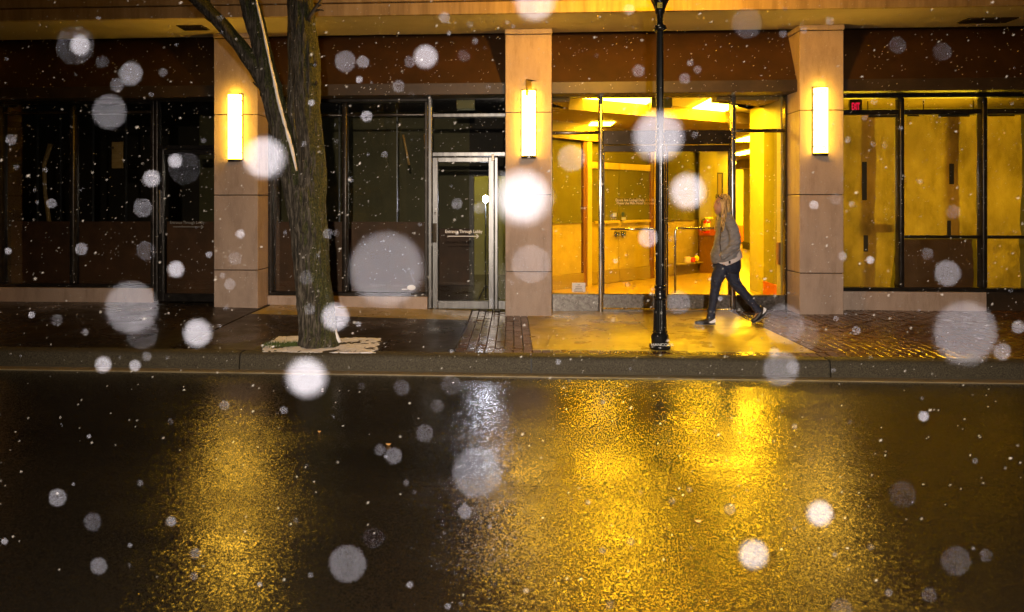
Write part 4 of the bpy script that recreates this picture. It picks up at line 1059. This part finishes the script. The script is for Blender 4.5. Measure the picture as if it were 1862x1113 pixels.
# snow lying along the lee side of the limbs
def snow_line(lst, dy, nm='snow_strip'):
    o_, r_ = limb_pts(lst, dy, dy); mb = MB(); mb.tube(o_, [q * (1 + .7 * noise.noise(p * 11)) for p, q in zip(o_, r_)], 8, [.03 + .0 * q for q in r_], rough=.2, rs=20); return mb.build(nm, M['snow'], tree, True)
snow_line([(472, -10, 1.2), (478, 20, 1.7), (488, 60, 1.9), (498, 110, 2.2), (507, 150, 2.3), (514, 185, 2.8), (522, 215, 3.6), (531, 245, 3.8), (538, 270, 3.6), (543, 290, 2.4), (547, 312, 1.0)], -.16)
snow_line([(598.5, 505, .25), (600, 525, .5), (601.5, 545, .5), (603.5, 562, .8), (606, 582, 1.2), (609.5, 599, 1.9), (614, 613, 2.8), (619, 622, 3.4)], -.015)
# pit of settled snow
pc = [gr(476, 634), gr(507, 612.5), gr(560, 613.5), gr(694, 615.5), gr(681, 643), gr(560, 641.5), gr(480, 640.5)]
mb = MB(); cx = sum((p for p in pc), Vector()) / len(pc)
def inside(x, y):
    n = len(pc); c = False; j = n - 1
    for i in range(n):
        if (pc[i].y > y) != (pc[j].y > y) and x < (pc[j].x - pc[i].x) * (y - pc[i].y) / (pc[j].y - pc[i].y) + pc[i].x: c = not c
        j = i
    return c
gx0, gx1 = min(p.x for p in pc), max(p.x for p in pc); gy0, gy1 = min(p.y for p in pc), max(p.y for p in pc)
st_ = .013; vv = {}
trunk_c = tp(578, 628)
def sv(i, j):
    if (i, j) not in vv:
        x = gx0 + i * st_; y = gy0 + j * st_
        e = noise.noise(Vector((x * 5, y * 5, 3))) * .012 + noise.noise(Vector((x * 22, y * 22, 1))) * .005
        vv[(i, j)] = mb.bm.verts.new((x + .006 * noise.noise(Vector((x * 30, y * 30, 0))), y + .006 * noise.noise(Vector((x * 30, y * 30, 4))), gz(x, y) + .006 + e))
    return vv[(i, j)]
for i in range(int((gx1 - gx0) / st_) + 1):
    for j in range(int((gy1 - gy0) / st_) + 1):
        x = gx0 + (i + .5) * st_; y = gy0 + (j + .5) * st_
        jx_ = x + .05 * noise.noise(Vector((x * 7, y * 7, 2))) + .03 * noise.noise(Vector((x * 30, y * 30, 2))); jy_ = y + .05 * noise.noise(Vector((x * 7, y * 7, 8))) + .03 * noise.noise(Vector((x * 30, y * 30, 9)))
        if not inside(jx_, jy_) or noise.noise(Vector((x * 16, y * 24, 12))) > .55: continue
        # bare mossy wedge left of the trunk
        d_ = Vector((x - trunk_c.x + .14, (y - trunk_c.y) * 1.3 - .01, 0))
        if d_.length < .22 + .05 * noise.noise(Vector((x * 11, y * 11, 5))) and x < trunk_c.x + .05 and y < trunk_c.y + .18 and y > trunk_c.y - .10: continue
        mb.bm.faces.new([sv(i, j), sv(i + 1, j), sv(i + 1, j + 1), sv(i, j + 1)])
r_ = bmesh.ops.extrude_face_region(mb.bm, geom=list(mb.bm.faces))
for v in [q for q in r_['geom'] if isinstance(q, bmesh.types.BMVert)]: v.co.z -= .03
tag(mb.build('snow_patch', M['snow'], None, True), 'thin patch of settled snow over the tree pit', 'snow', kind='stuff')
box('tree_pit_soil', M['grout'], pav, gx0 - .03, gx1 + .02, YH + .01, gy1 + .05, ZP - .03, ZP + .003)
mb = MB(); rnd = random.Random(8)
for k in range(900):
    a_ = rnd.random() ** .7; x = trunk_c.x - .58 + a_ * .5; y = trunk_c.y - .02 + rnd.gauss(0, .05) + (1 - a_) * -.04
    h = rnd.uniform(.012, .05); dx, dy = rnd.gauss(0, .018), rnd.gauss(0, .018); z = gz(x, y)
    mb.bm.faces.new([mb.bm.verts.new(q) for q in ((x - .004, y, z), (x + .004, y, z), (x + dx, y + dy, z + h))])
tag(mb.build('grass', M['moss']), 'mossy grass at the foot of the tree', 'grass', kind='stuff')
# a few dead leaves
for i, (px, py, z, lab) in enumerate(((707, 809, 0, 'small amber dead leaf lying on the road left of the bright reflections'), (1270, 949, 0, 'small pale dead leaf lying on the road in the orange reflection'), (581, 786, 0, 'tiny amber leaf lying on the road near the left reflection'))):
    p = gr(px, py, 0); s_ = (.017, .016, .011)[i]
    mb = MB(); n = 8
    pts = [(p.x + s_ * math.cos(t) * (1 if math.cos(t) > 0 else 1.3), p.y + s_ * .5 * math.sin(t), .004 + .006 * math.cos(2 * t)) for t in [2 * math.pi * k / n for k in range(n)]]
    mb.prism(pts, (0, 0, .002)); tag(mb.build('dead_leaf', M['leaf']), lab, 'leaf')
# oval sticker low on the pane left of the aluminium door
st = empty('oval_sticker', at(748, 523, YF - .006), 'small white oval sticker low on the pane left of the aluminium door', 'sticker')
p = at(748, 523, YF - .008)
MB().ball((p.x, YF - .0075, p.z), .066, .0015, .04).build('oval', M['white_print'], st, True)
p = at(736, 526, YF); box('dash', M['white_print'], st, p.x - .045, p.x + .045, YF - .008, YF - .0055, p.z - .008, p.z + .008)

# ------------------------------------------------------------------ woman walking to the left
YP = 9.72
def wp(px, py, dy=0):
    p = at(px, py, YP); p.y += dy; return p
WS = F / (-wp(1325, 480).x * SN + YP * CS)              # pixels per metre
def m_(px): return px / WS
per = empty('person', tuple(wp(1325, 590)), 'woman with long blond hair, taupe jacket and dark jeans striding left past the lobby', 'person')
def chain(mb, lst, seg=16):
    """lst: (px, py, dy, half width px in the picture, half depth m)"""
    P_ = [wp(a, b, c) for a, b, c, d, e in lst]; ra = [m_(d) for *_, d, e in lst]; rb = [e for *_, e in lst]
    out, A1, B1 = [], [], []
    for i in range(len(P_) - 1):
        for q in range(4):
            t = q / 4; out.append(P_[i].lerp(P_[i + 1], t)); A1.append(ra[i] + (ra[i + 1] - ra[i]) * t); B1.append(rb[i] + (rb[i + 1] - rb[i]) * t)
    out.append(P_[-1]); A1.append(ra[-1]); B1.append(rb[-1])
    for _ in range(2):
        out = [out[0]] + [(out[i - 1] + out[i] * 2 + out[i + 1]) / 4 for i in range(1, len(out) - 1)] + [out[-1]]
    mb.tube(out, A1, seg, B1)
# body: one continuous skin from head to feet
mb = MB()
hc = wp(1313.5, 369.5)
mb.ball(hc, .088, .074, .108, 20, 14)                                   # skull
mb.ball(wp(1307, 379), .058, .056, .068, 16, 12)                       # jaw
mb.ball(wp(1303.5, 387), .022, .026, .02)                              # chin
mb.tube([wp(1301.5, 367), wp(1298.6, 375.5), wp(1301.5, 377.5)], [.010, .013, .008], 8)   # nose
mb.ball(wp(1300.4, 381.5), .010, .02, .007); mb.ball(wp(1300.8, 384), .010, .018, .007)  # lips
mb.ball(wp(1302.3, 366), .014, .04, .010)                              # brow
for s in (-1, 1): mb.ball(wp(1316, 373, s * .073), .018, .010, .03)    # ears
chain(mb, [(1316, 382, 0, 7.0, .052), (1319, 400, 0, 8, .06), (1321, 408, 0, 14, .15), (1322, 440, 0, 15, .14), (1323, 478, 0, 17, .15)])
for s in (-1, 1):
    chain(mb, [(1322, 406, s * .15, 7, .05), (1326, 428, s * .19, 6, .042), (1326, 443, s * .19, 5.5, .038), (1313, 459, s * .165, 4.5, .032), (1307, 463, s * .14, 5, .02), (1303, 465, s * .135, 4, .016)])
    for f_ in range(4):
        mb.tube([wp(1306, 463 + f_ * 1.8, s * .135), wp(1303, 466.5 + f_ * 1.9, s * .13), wp(1303, 470 + f_ * 1.5, s * .125)], [.0095, .009, .007], 6)
    mb.tube([wp(1307, 462, s * .125), wp(1304, 460.5, s * .105), wp(1303, 462.5, s * .10)], [.011, .010, .008], 6)
chain(mb, [(1316, 478, -.08, 11, .08), (1300, 515, -.08, 6.5, .05), (1290.5, 565, -.08, 4.5, .036), (1288.5, 580, -.08, 4.5, .036)])
chain(mb, [(1330, 478, .08, 11, .08), (1340, 516, .08, 7, .05), (1376, 560, .08, 4.5, .036), (1385, 571, .08, 4.5, .036)])
chain(mb, [(1290, 580, -.08, 5, .036), (1268, 584, -.08, 3, .04)]); chain(mb, [(1386, 570, .08, 5, .036), (1374, 584, .08, 3.5, .04)])
place('body', remesh(mb, .0075, 3, .5), M['skin'], per)
# eyes, brows, lips
MB().ball(wp(1303.8, 370.5, -.047), .007, .007, .006).build('eye', M['ink'], per, True); MB().ball(wp(1303.8, 370.5, .047), .007, .007, .006).build('eye', M['ink'], per, True)
for s in (-1, 1): MB().tube([wp(1301.6, 367.2, s * .03), wp(1304.2, 366.2, s * .054), wp(1307, 367.6, s * .066)], .0045, 6).build('eyebrow', M['hair'], per, True)
MB().ball(wp(1299.7, 382.7), .006, .018, .006).build('mouth', M['red_wood'], per, True)
# jeans
mb = MB()
chain(mb, [(1322, 464, 0, 22, .155), (1322, 474, 0, 24.5, .165), (1321.5, 486, 0, 25, .165), (1320.5, 494, 0, 22, .15)])
chain(mb, [(1312, 484, -.075, 14, .10), (1304, 498, -.08, 12, .095), (1299.8, 509, -.08, 10, .085), (1298, 519, -.08, 8.7, .072), (1296.5, 530, -.08, 8.2, .068), (1294, 545, -.08, 7.6, .062), (1291, 562, -.08, 6.6, .055), (1289.5, 577, -.08, 7.6, .058)])
chain(mb, [(1331, 484, .075, 15.5, .10), (1334, 500, .08, 13, .095), (1338, 512, .08, 10.6, .085), (1344, 521, .08, 9.6, .072), (1353, 531, .08, 8.6, .066), (1365, 545, .08, 7.6, .06), (1376, 558, .08, 6.8, .055), (1384, 568, .08, 7.4, .056)])
def fold(co):
    k = 0
    for (px, py) in ((1299, 518), (1342, 520), (1290, 570), (1378, 560), (1322, 490)):
        q = wp(px, py); d2 = (co.x - q.x) ** 2 + (co.z - q.z) ** 2
        k += math.exp(-d2 / .006) * math.sin((co.z + .4 * co.x) * 150)
    return .005 * k + .005 * noise.noise(Vector((co.x * 16, co.y * 10, co.z * 9)))
place('jeans', remesh(mb, .009, 3, .5, fold), M['denim'], per)
# shirt hem and belt
mb = MB(); chain(mb, [(1321, 455, 0, 24.2, .17), (1321.5, 466, 0, 26, .176), (1325, 478, 0, 25.6, .180)])
me = remesh(mb, .010, 2)
for v in me.vertices:                                                    # hem rises towards the front
    v.co.z += (v.co.x - wp(1322, 0).x) * .16
place('shirt', me, M['shirt'], per)
q = wp(1319.5, 474, -.172); box('belt_end', M['black_rubber'], per, q.x - .012, q.x + .012, q.y - .012, q.y + .02, q.z - .025, q.z + .012, .004)
# jacket with both sleeves, hands pushed into its pockets
mb = MB()
rows = [(390, 1312, 1326, .08), (396, 1308, 1333, .13), (404, 1305, 1336, .17), (417, 1303.5, 1338.5, .18), (430, 1301.5, 1339.5, .175), (445, 1298.5, 1341.5, .175), (457, 1295, 1344, .185), (466, 1293, 1346, .19), (473, 1294.5, 1346, .185)]
chain(mb, [((a + b) / 2, y, 0, (b - a) / 2, dd) for y, a, b, dd in rows], 26)
for s in (-1, 1):
    chain(mb, [(1320, 402, s * .17, 10, .07), (1324, 415, s * .215, 10.5, .068), (1327, 430, s * .235, 10, .064), (1327, 444, s * .24, 9.5, .062), (1318, 455, s * .235, 8.6, .058), (1308, 461, s * .22, 7.4, .05), (1303, 463, s * .20, 7, .045)], 18)
mb.tube([wp(1310, 393, 0), wp(1318, 389, -.0), wp(1327, 389, 0)], [.05, .06, .05], 12, [.07, .085, .08])
def jfold(co):
    k = 0
    for (px, py, a_, w_) in ((1316, 452, 130, .006), (1325, 438, 110, .006), (1340, 455, 90, .01), (1312, 440, 100, .006)):
        q = wp(px, py); d2 = (co.x - q.x) ** 2 + (co.z - q.z) ** 2
        k += math.exp(-d2 / w_) * math.sin((co.z * .9 - .5 * co.x) * a_)
    return .008 * k + .010 * noise.noise(Vector((co.x * 11, co.y * 9, co.z * 10))) + .004 * noise.noise(co * 30)
me = remesh(mb, .010, 3, .5, jfold)
x_mid = wp(1322, 0).x
for v in me.vertices:
    lowz = wp(1322, 478).z
    f_ = max(0, min(1, (wp(1322, 440).z - v.co.z) / .25)); v.co.z += f_ * ((v.co.x - x_mid) * .22 + .012)
place('jacket', me, M['jacket'], per)
MB().tube([wp(1305, 470, -.196), wp(1302, 440, -.18), wp(1305, 412, -.17)], .004, 6).build('zip', M['darkmetal'], per, True)
# hair: cap, back fall and front locks
mb = MB()
mb.ball(wp(1316.5, 367.5), .093, .084, .112, 18, 14)
mb.ball(wp(1322, 376), .060, .080, .085)
chain(mb, [(1320, 372, 0, 9.0, .085), (1322, 384, 0, 7.2, .08), (1322, 392, .0, 4.5, .07)])
for s in (-1, 1):
    chain(mb, [(1312, 364, s * .07, 6, .022), (1313, 380, s * .082, 5.6, .022), (1312, 394, s * .10, 5, .022), (1309.5, 405, s * .13, 4.2, .028), (1307.5, 415, s * .155, 2.6, .026), (1306.5, 421, s * .17, 1.2, .02)])
me = remesh(mb, .0075, 2, .5, lambda co: .005 * noise.noise(Vector((co.x * 60, co.y * 60, co.z * 5))) + .006 * noise.noise(Vector((co.x * 20, co.y * 20, co.z * 4))))
# cut the face free of hair
bm_ = bmesh.new(); bm_.from_mesh(me)
fx0 = wp(1309, 0).x
kill = [v for v in bm_.verts if v.co.x < fx0 - (v.co.z - wp(0, 375).z) * .35 and v.co.z < wp(1310, 357.5).z and v.co.z > wp(1310, 393).z and abs(v.co.y - YP) < .085]
bmesh.ops.delete(bm_, geom=kill, context='VERTS'); bm_.to_mesh(me); bm_.free()
place('hair', me, M['hair'], per)
sg = MB()
sg.tube([wp(1304, 358.5, -.075), wp(1304.5, 354.5, -.04), wp(1304.5, 353.5, 0), wp(1304.5, 354.5, .04), wp(1304, 358.5, .075)], .007, 6)
sg.tube([wp(1304, 358.5, -.078), wp(1311, 362, -.092)], .005, 6); sg.tube([wp(1304, 358.5, .078), wp(1311, 362, .092)], .005, 6)
sg.build('sunglasses', M['black_rubber'], per, True)
# shoes
def shoe(pts, dy, patch):
    mb = MB(); chain(mb, [(a, b, dy, w_, d_) for a, b, w_, d_ in pts], 14)
    place('shoe', remesh(mb, .007, 2), M['shoe'], per)
    sh = per.children[-1]
    return sh
s1s = MB()
chain(s1s, [(1297, 582.5, -.08, 5.5, .04), (1286, 582.3, -.08, 6.0, .043), (1275, 583.2, -.08, 4.6, .046), (1265, 584, -.08, 3.6, .042), (1261, 584.5, -.08, 2.2, .03)], 14)
chain(s1s, [(1289, 572, -.08, 6.8, .045), (1290, 581, -.08, 7.4, .044)], 14)
shoe1 = place('shoe', remesh(s1s, .007, 2), M['shoe'], per)
ms = MB(); chain(ms, [(1297, 587.6, -.08, 1.6, .042), (1285, 588, -.08, 1.6, .043), (1272, 588, -.08, 1.5, .047), (1262, 586.6, -.08, 1.4, .036)], 12); ms.build('sole', M['sole'], shoe1, True)
q = [wp(1284, 583.5, -.127), wp(1296.5, 576.5, -.125), wp(1296.8, 583.5, -.125), wp(1288, 585, -.127)]
MB().prism(q, (0, .012, 0)).build('reflective_patch', M['reflective'], shoe1)
s2s = MB()
chain(s2s, [(1394, 562, .08, 5.5, .04), (1388, 570, .08, 6.6, .043), (1380, 579, .08, 5.2, .046), (1373, 585, .08, 3.6, .042), (1370, 586.5, .08, 2.2, .03)], 14)
chain(s2s, [(1382, 561, .08, 7, .045), (1388, 569, .08, 7.2, .044)], 14)
shoe2 = place('shoe', remesh(s2s, .007, 2), M['shoe'], per)
ms = MB(); chain(ms, [(1398.5, 566, .08, 1.6, .042), (1392, 576, .08, 1.6, .043), (1384, 584, .08, 1.5, .047), (1372, 588.6, .08, 1.5, .036)], 12); ms.build('sole', M['sole'], shoe2, True)
q = [wp(1388.5, 572.5, .036), wp(1391, 559.5, .036), wp(1395.5, 562.5, .036), wp(1394.5, 567, .036)]
MB().prism(q, (0, .012, 0)).build('reflective_patch', M['reflective'], shoe2)

# ------------------------------------------------------------------ falling snow
def flake_mesh(seed, stretch=1.0, sub=2):
    bm_ = bmesh.new(); bmesh.ops.create_icosphere(bm_, subdivisions=sub, radius=.5)
    for v in bm_.verts:
        v.co *= 1 + .35 * noise.noise(v.co * 3.2 + Vector((seed * 7.1, 0, 0)))
        v.co.x *= stretch
    me = bpy.data.meshes.new('snowflake'); bm_.to_mesh(me); bm_.free(); me.materials.append(M['snowflake'])
    for p in me.polygons: p.use_smooth = True
    return me
FM = [flake_mesh(i) for i in range(5)]
BIG = [(147,83,34,.6),(137,83,70,.07),(238,135,42,.42),(212,155,25,.2),(200,204,62,.24),(186,113,24,.1),(297,132,16,.22),(20,255,20,.3),(276,325,30,.5),(319,293,24,.7),(481,289,70,.85),(260,378,34,.22),(94,370,18,.42),(148,453,22,.42),(320,490,28,.7),(265,456,36,.1),(240,560,92,.33),(258,605,60,.08),(360,606,48,.8),(188,663,28,.62),(246,665,20,.55),(267,648,18,.25),(103,582,22,.14),(155,604,12,.4),(427,470,24,.22),(437,426,16,.65),(418,517,20,.35),(380,463,12,.5),(335,305,60,.05),(558,686,66,.95),(610,577,46,.68),(703,490,130,.34),(774,104,40,.72),(628,112,38,.3),(660,113,22,.45),(745,113,20,.3),(843,102,22,.12),(808,32,20,.42),(725,157,22,.3),(653,145,12,.65),(667,212,20,.55),(972,5,68,.55),(950,361,90,1.35),(965,480,68,.26),(1039,288,48,.4),(1197,250,84,.66),(1250,349,60,.8),(1144,18,20,.42),(1161,129,22,.35),(1178,432,34,.5),(1358,42,56,.1),(1255,115,12,.45),(1268,127,14,.38),(1245,143,20,.34),(831,371,20,.32),(872,378,22,.36),(1234,550,42,.25),(1322,585,50,.16),(1270,592,18,.16),(1425,590,72,.2),(1460,610,60,.09),(1420,670,64,.26),(1441,668,24,.26),(1408,641,18,.45),(1753,607,112,.33),(1722,497,46,.36),(1822,640,30,.38),(1851,595,24,.42),(1557,601,16,.38),(1532,466,16,.45),(1582,473,14,.65),(1480,373,16,.5),(1734,385,26,.16),(1686,462,22,.16),(1519,362,20,.16),(1490,934,44,.75),(1370,1008,50,.64),(867,860,88,.26),(632,1025,66,.2),(716,829,30,.26),(691,818,20,.26),(772,788,32,.16),(845,931,24,.4),(795,738,24,.12),(731,705,28,.16),(820,700,36,.09),(516,746,14,.45),(408,737,18,.3),(311,948,18,.45),(105,905,32,.3),(169,949,32,.12),(180,1029,30,.26),(355,1006,20,.26),(353,1048,14,.22),(1679,757,18,.6),(1327,925,20,.3),(1222,911,12,.26),(1147,985,14,.26),(1096,1001,12,.35),(1110,1100,18,.16),(1738,1020,54,.09),(1793,1010,24,.09),(1690,1082,28,.12),(1530,1108,40,.09),(1616,1078,14,.26),(1445,776,10,.45),(1097,731,9,.35),(1015,658,10,.55),(679,978,38,.05),(1640,900,50,.04),(596,425,18,.32),(563,563,20,.25),(557,505,26,.16),(566,187,12,.6),(553,262,10,.4),(1713,95,34,.07),(1632,82,30,.07),(1509,38,16,.3),(1541,254,12,.4),(1462,55,12,.4),(1424,62,14,.3),(1590,185,12,.25)]
LFLAKE = 6.0            # radiance of a flake lit by the flash lamp (tuned)
ANCH = [(60, 250, 'the dark left window'), (60, 450, 'the dark left window'), (200, 120, 'the left awning band'), (250, 350, 'the dark left window'), (340, 400, 'the door beside the left column'), (430, 250, 'the left column lamp'), (430, 450, 'the foot of the left column'),
        (560, 400, 'the tree trunk'), (580, 600, 'the snowy tree pit'), (200, 600, 'the left pavement'), (200, 655, 'the left kerb'), (700, 300, 'the dark pane by the tree'), (700, 120, 'the awning by the tree'), (700, 500, 'the low brown pane by the tree'), (840, 400, 'the aluminium door'),
        (960, 60, 'the top of the middle column'), (960, 350, 'the middle column'), (960, 520, 'the foot of the middle column'), (1045, 300, 'the lobby side pane'), (1150, 90, 'the awning band over the lobby'), (1200, 250, 'the lamp post'), (1180, 430, 'the lobby doors'), (1260, 350, 'the lobby glass near the woman'),
        (1350, 120, 'the awning band over the lobby'), (1320, 585, 'the pavement under the woman'), (1440, 600, 'the pavement by the right column'), (1430, 665, 'the right kerb'), (1480, 60, 'the top of the right column'), (1490, 250, 'the right column lamp'), (1500, 420, 'the right column'), (1580, 400, 'the first papered window'), (1700, 380, 'the middle papered window'), (1700, 480, 'the low middle papered pane'), (1700, 90, 'the right awning band'),
        (1750, 600, 'the right pavement'), (150, 950, 'the dark road at lower left'), (420, 820, 'the left lamp reflection'), (400, 1000, 'the near left road'), (700, 820, 'the dark middle of the road'), (620, 1000, 'the near middle road'), (860, 760, 'the white glare on the road'), (900, 900, 'the middle lamp reflection'),
        (1150, 780, 'the lobby reflection on the road'), (1150, 1000, 'the orange glow on the near road'), (1350, 960, 'the gold road at lower right'), (1500, 900, 'the right lamp reflection'), (1680, 780, 'the dark road at right'), (1700, 1030, 'the dark road at lower right'), (150, 30, 'the left fascia'), (800, 30, 'the middle fascia'), (1380, 40, 'the right soffit')]
def anchor(px, py): return min(ANCH, key=lambda a: (a[0] - px) ** 2 + (a[1] - py) ** 2 * 1.6)[2]
def sizew(D): return 'huge' if D >= 80 else 'large' if D >= 44 else 'medium' if D >= 26 else 'small' if D >= 15 else 'tiny'
def brw(b): return 'brilliant white' if b >= .6 else 'pale' if b >= .3 else 'dim' if b >= .14 else 'ghostly faint'
keys = {}
for f_ in BIG: keys.setdefault((brw(f_[3]), sizew(f_[2]), anchor(f_[0], f_[1])), []).append(f_)
ORD = ['leftmost', 'second from left', 'third from left', 'fourth from left', 'fifth from left', 'sixth from left']
def flake_label(f_):
    k = (brw(f_[3]), sizew(f_[2]), anchor(f_[0], f_[1])); g_ = sorted(keys[k], key=lambda q: q[0])
    base = f'{k[0]} {k[1]} blurred snowflake before {k[2]}'
    if len(g_) > 1: base += ', ' + (ORD[g_.index(f_)] if len(g_) > 2 else ('left of two', 'right of two')[g_.index(f_)])
    return base
GRP = 'snowflakes falling close to the lens'
def put_flake(px, py, D, br, i):
    d = 1 / (D / (APER * F) + 1 / FOCUS)
    br = br * .5 if br < .46 else br * .8
    s = APER * (1 - d / FOCUS) * min(.75, math.sqrt(br / LFLAKE))
    o = bpy.data.objects.new('snowflake', FM[i % 5]); C.objects.link(o)
    o.location = camsp(px, py, d); o.scale = (s, s, s); o.rotation_euler = (i * 1.3, i * 2.1, i * .7)
    return o
for i, f_ in enumerate(BIG): tag(put_flake(*f_, i), flake_label(f_), 'snowflake', GRP)
rnd = random.Random(21)
small = []
while len(small) < 165:
    px, py = rnd.uniform(5, 1857), rnd.uniform(5, 1108)
    D = rnd.choice([5, 6, 7, 8, 9, 10, 12]); br = rnd.uniform(.1, .5)
    if py > 690 and rnd.random() < .35: continue
    small.append((px, py, D, br))
for i, f_ in enumerate(small): tag(put_flake(*f_, i), 'tiny blurred snow speck drifting in the air', 'snowflake', GRP)
# the fine snow farther off: one mass nobody could count
mb = bmesh.new(); rnd = random.Random(5)
FT = []
for k in range(3):
    b_ = bmesh.new(); bmesh.ops.create_icosphere(b_, subdivisions=1, radius=.5)
    FT.append([[v.co.copy() for v in b_.verts], [[v.index for v in f.verts] for f in b_.faces]]); b_.free()
from mathutils import Euler
verts, faces = [], []
for k in range(9500):
    d = rnd.uniform(2.2, 9.6) if rnd.random() < .35 else rnd.uniform(6, 9.8)
    px, py = rnd.uniform(-80, 1940), rnd.uniform(-40, 1100)
    p = camsp(px, py, d)
    if p.z < .3 or p.y > 10.3 or p.z > 4.6: continue
    s = rnd.uniform(.0026, .0066) * (.45 + d * .09)
    rot = Euler((rnd.gauss(0, .3), R(-32) + rnd.gauss(0, .25), rnd.gauss(0, .3))).to_matrix()
    n0 = len(verts); vs, fs = FT[0]
    st_ = rnd.uniform(1.6, 3.2)
    for v in vs:
        q = Vector((v.x * s * st_, v.y * s, v.z * s)); q *= 1 + .3 * noise.noise(v * 3 + Vector((k, 0, 0)))
        verts.append(rot @ q + p)
    faces += [[i_ + n0 for i_ in f] for f in fs]
me = bpy.data.meshes.new('falling_snow'); me.from_pydata(verts, [], faces); me.update()
for p in me.polygons: p.use_smooth = True
tag(place('falling_snow', me, M['fine_snow']), 'fine snow falling through the lamp light', 'snow', kind='stuff')
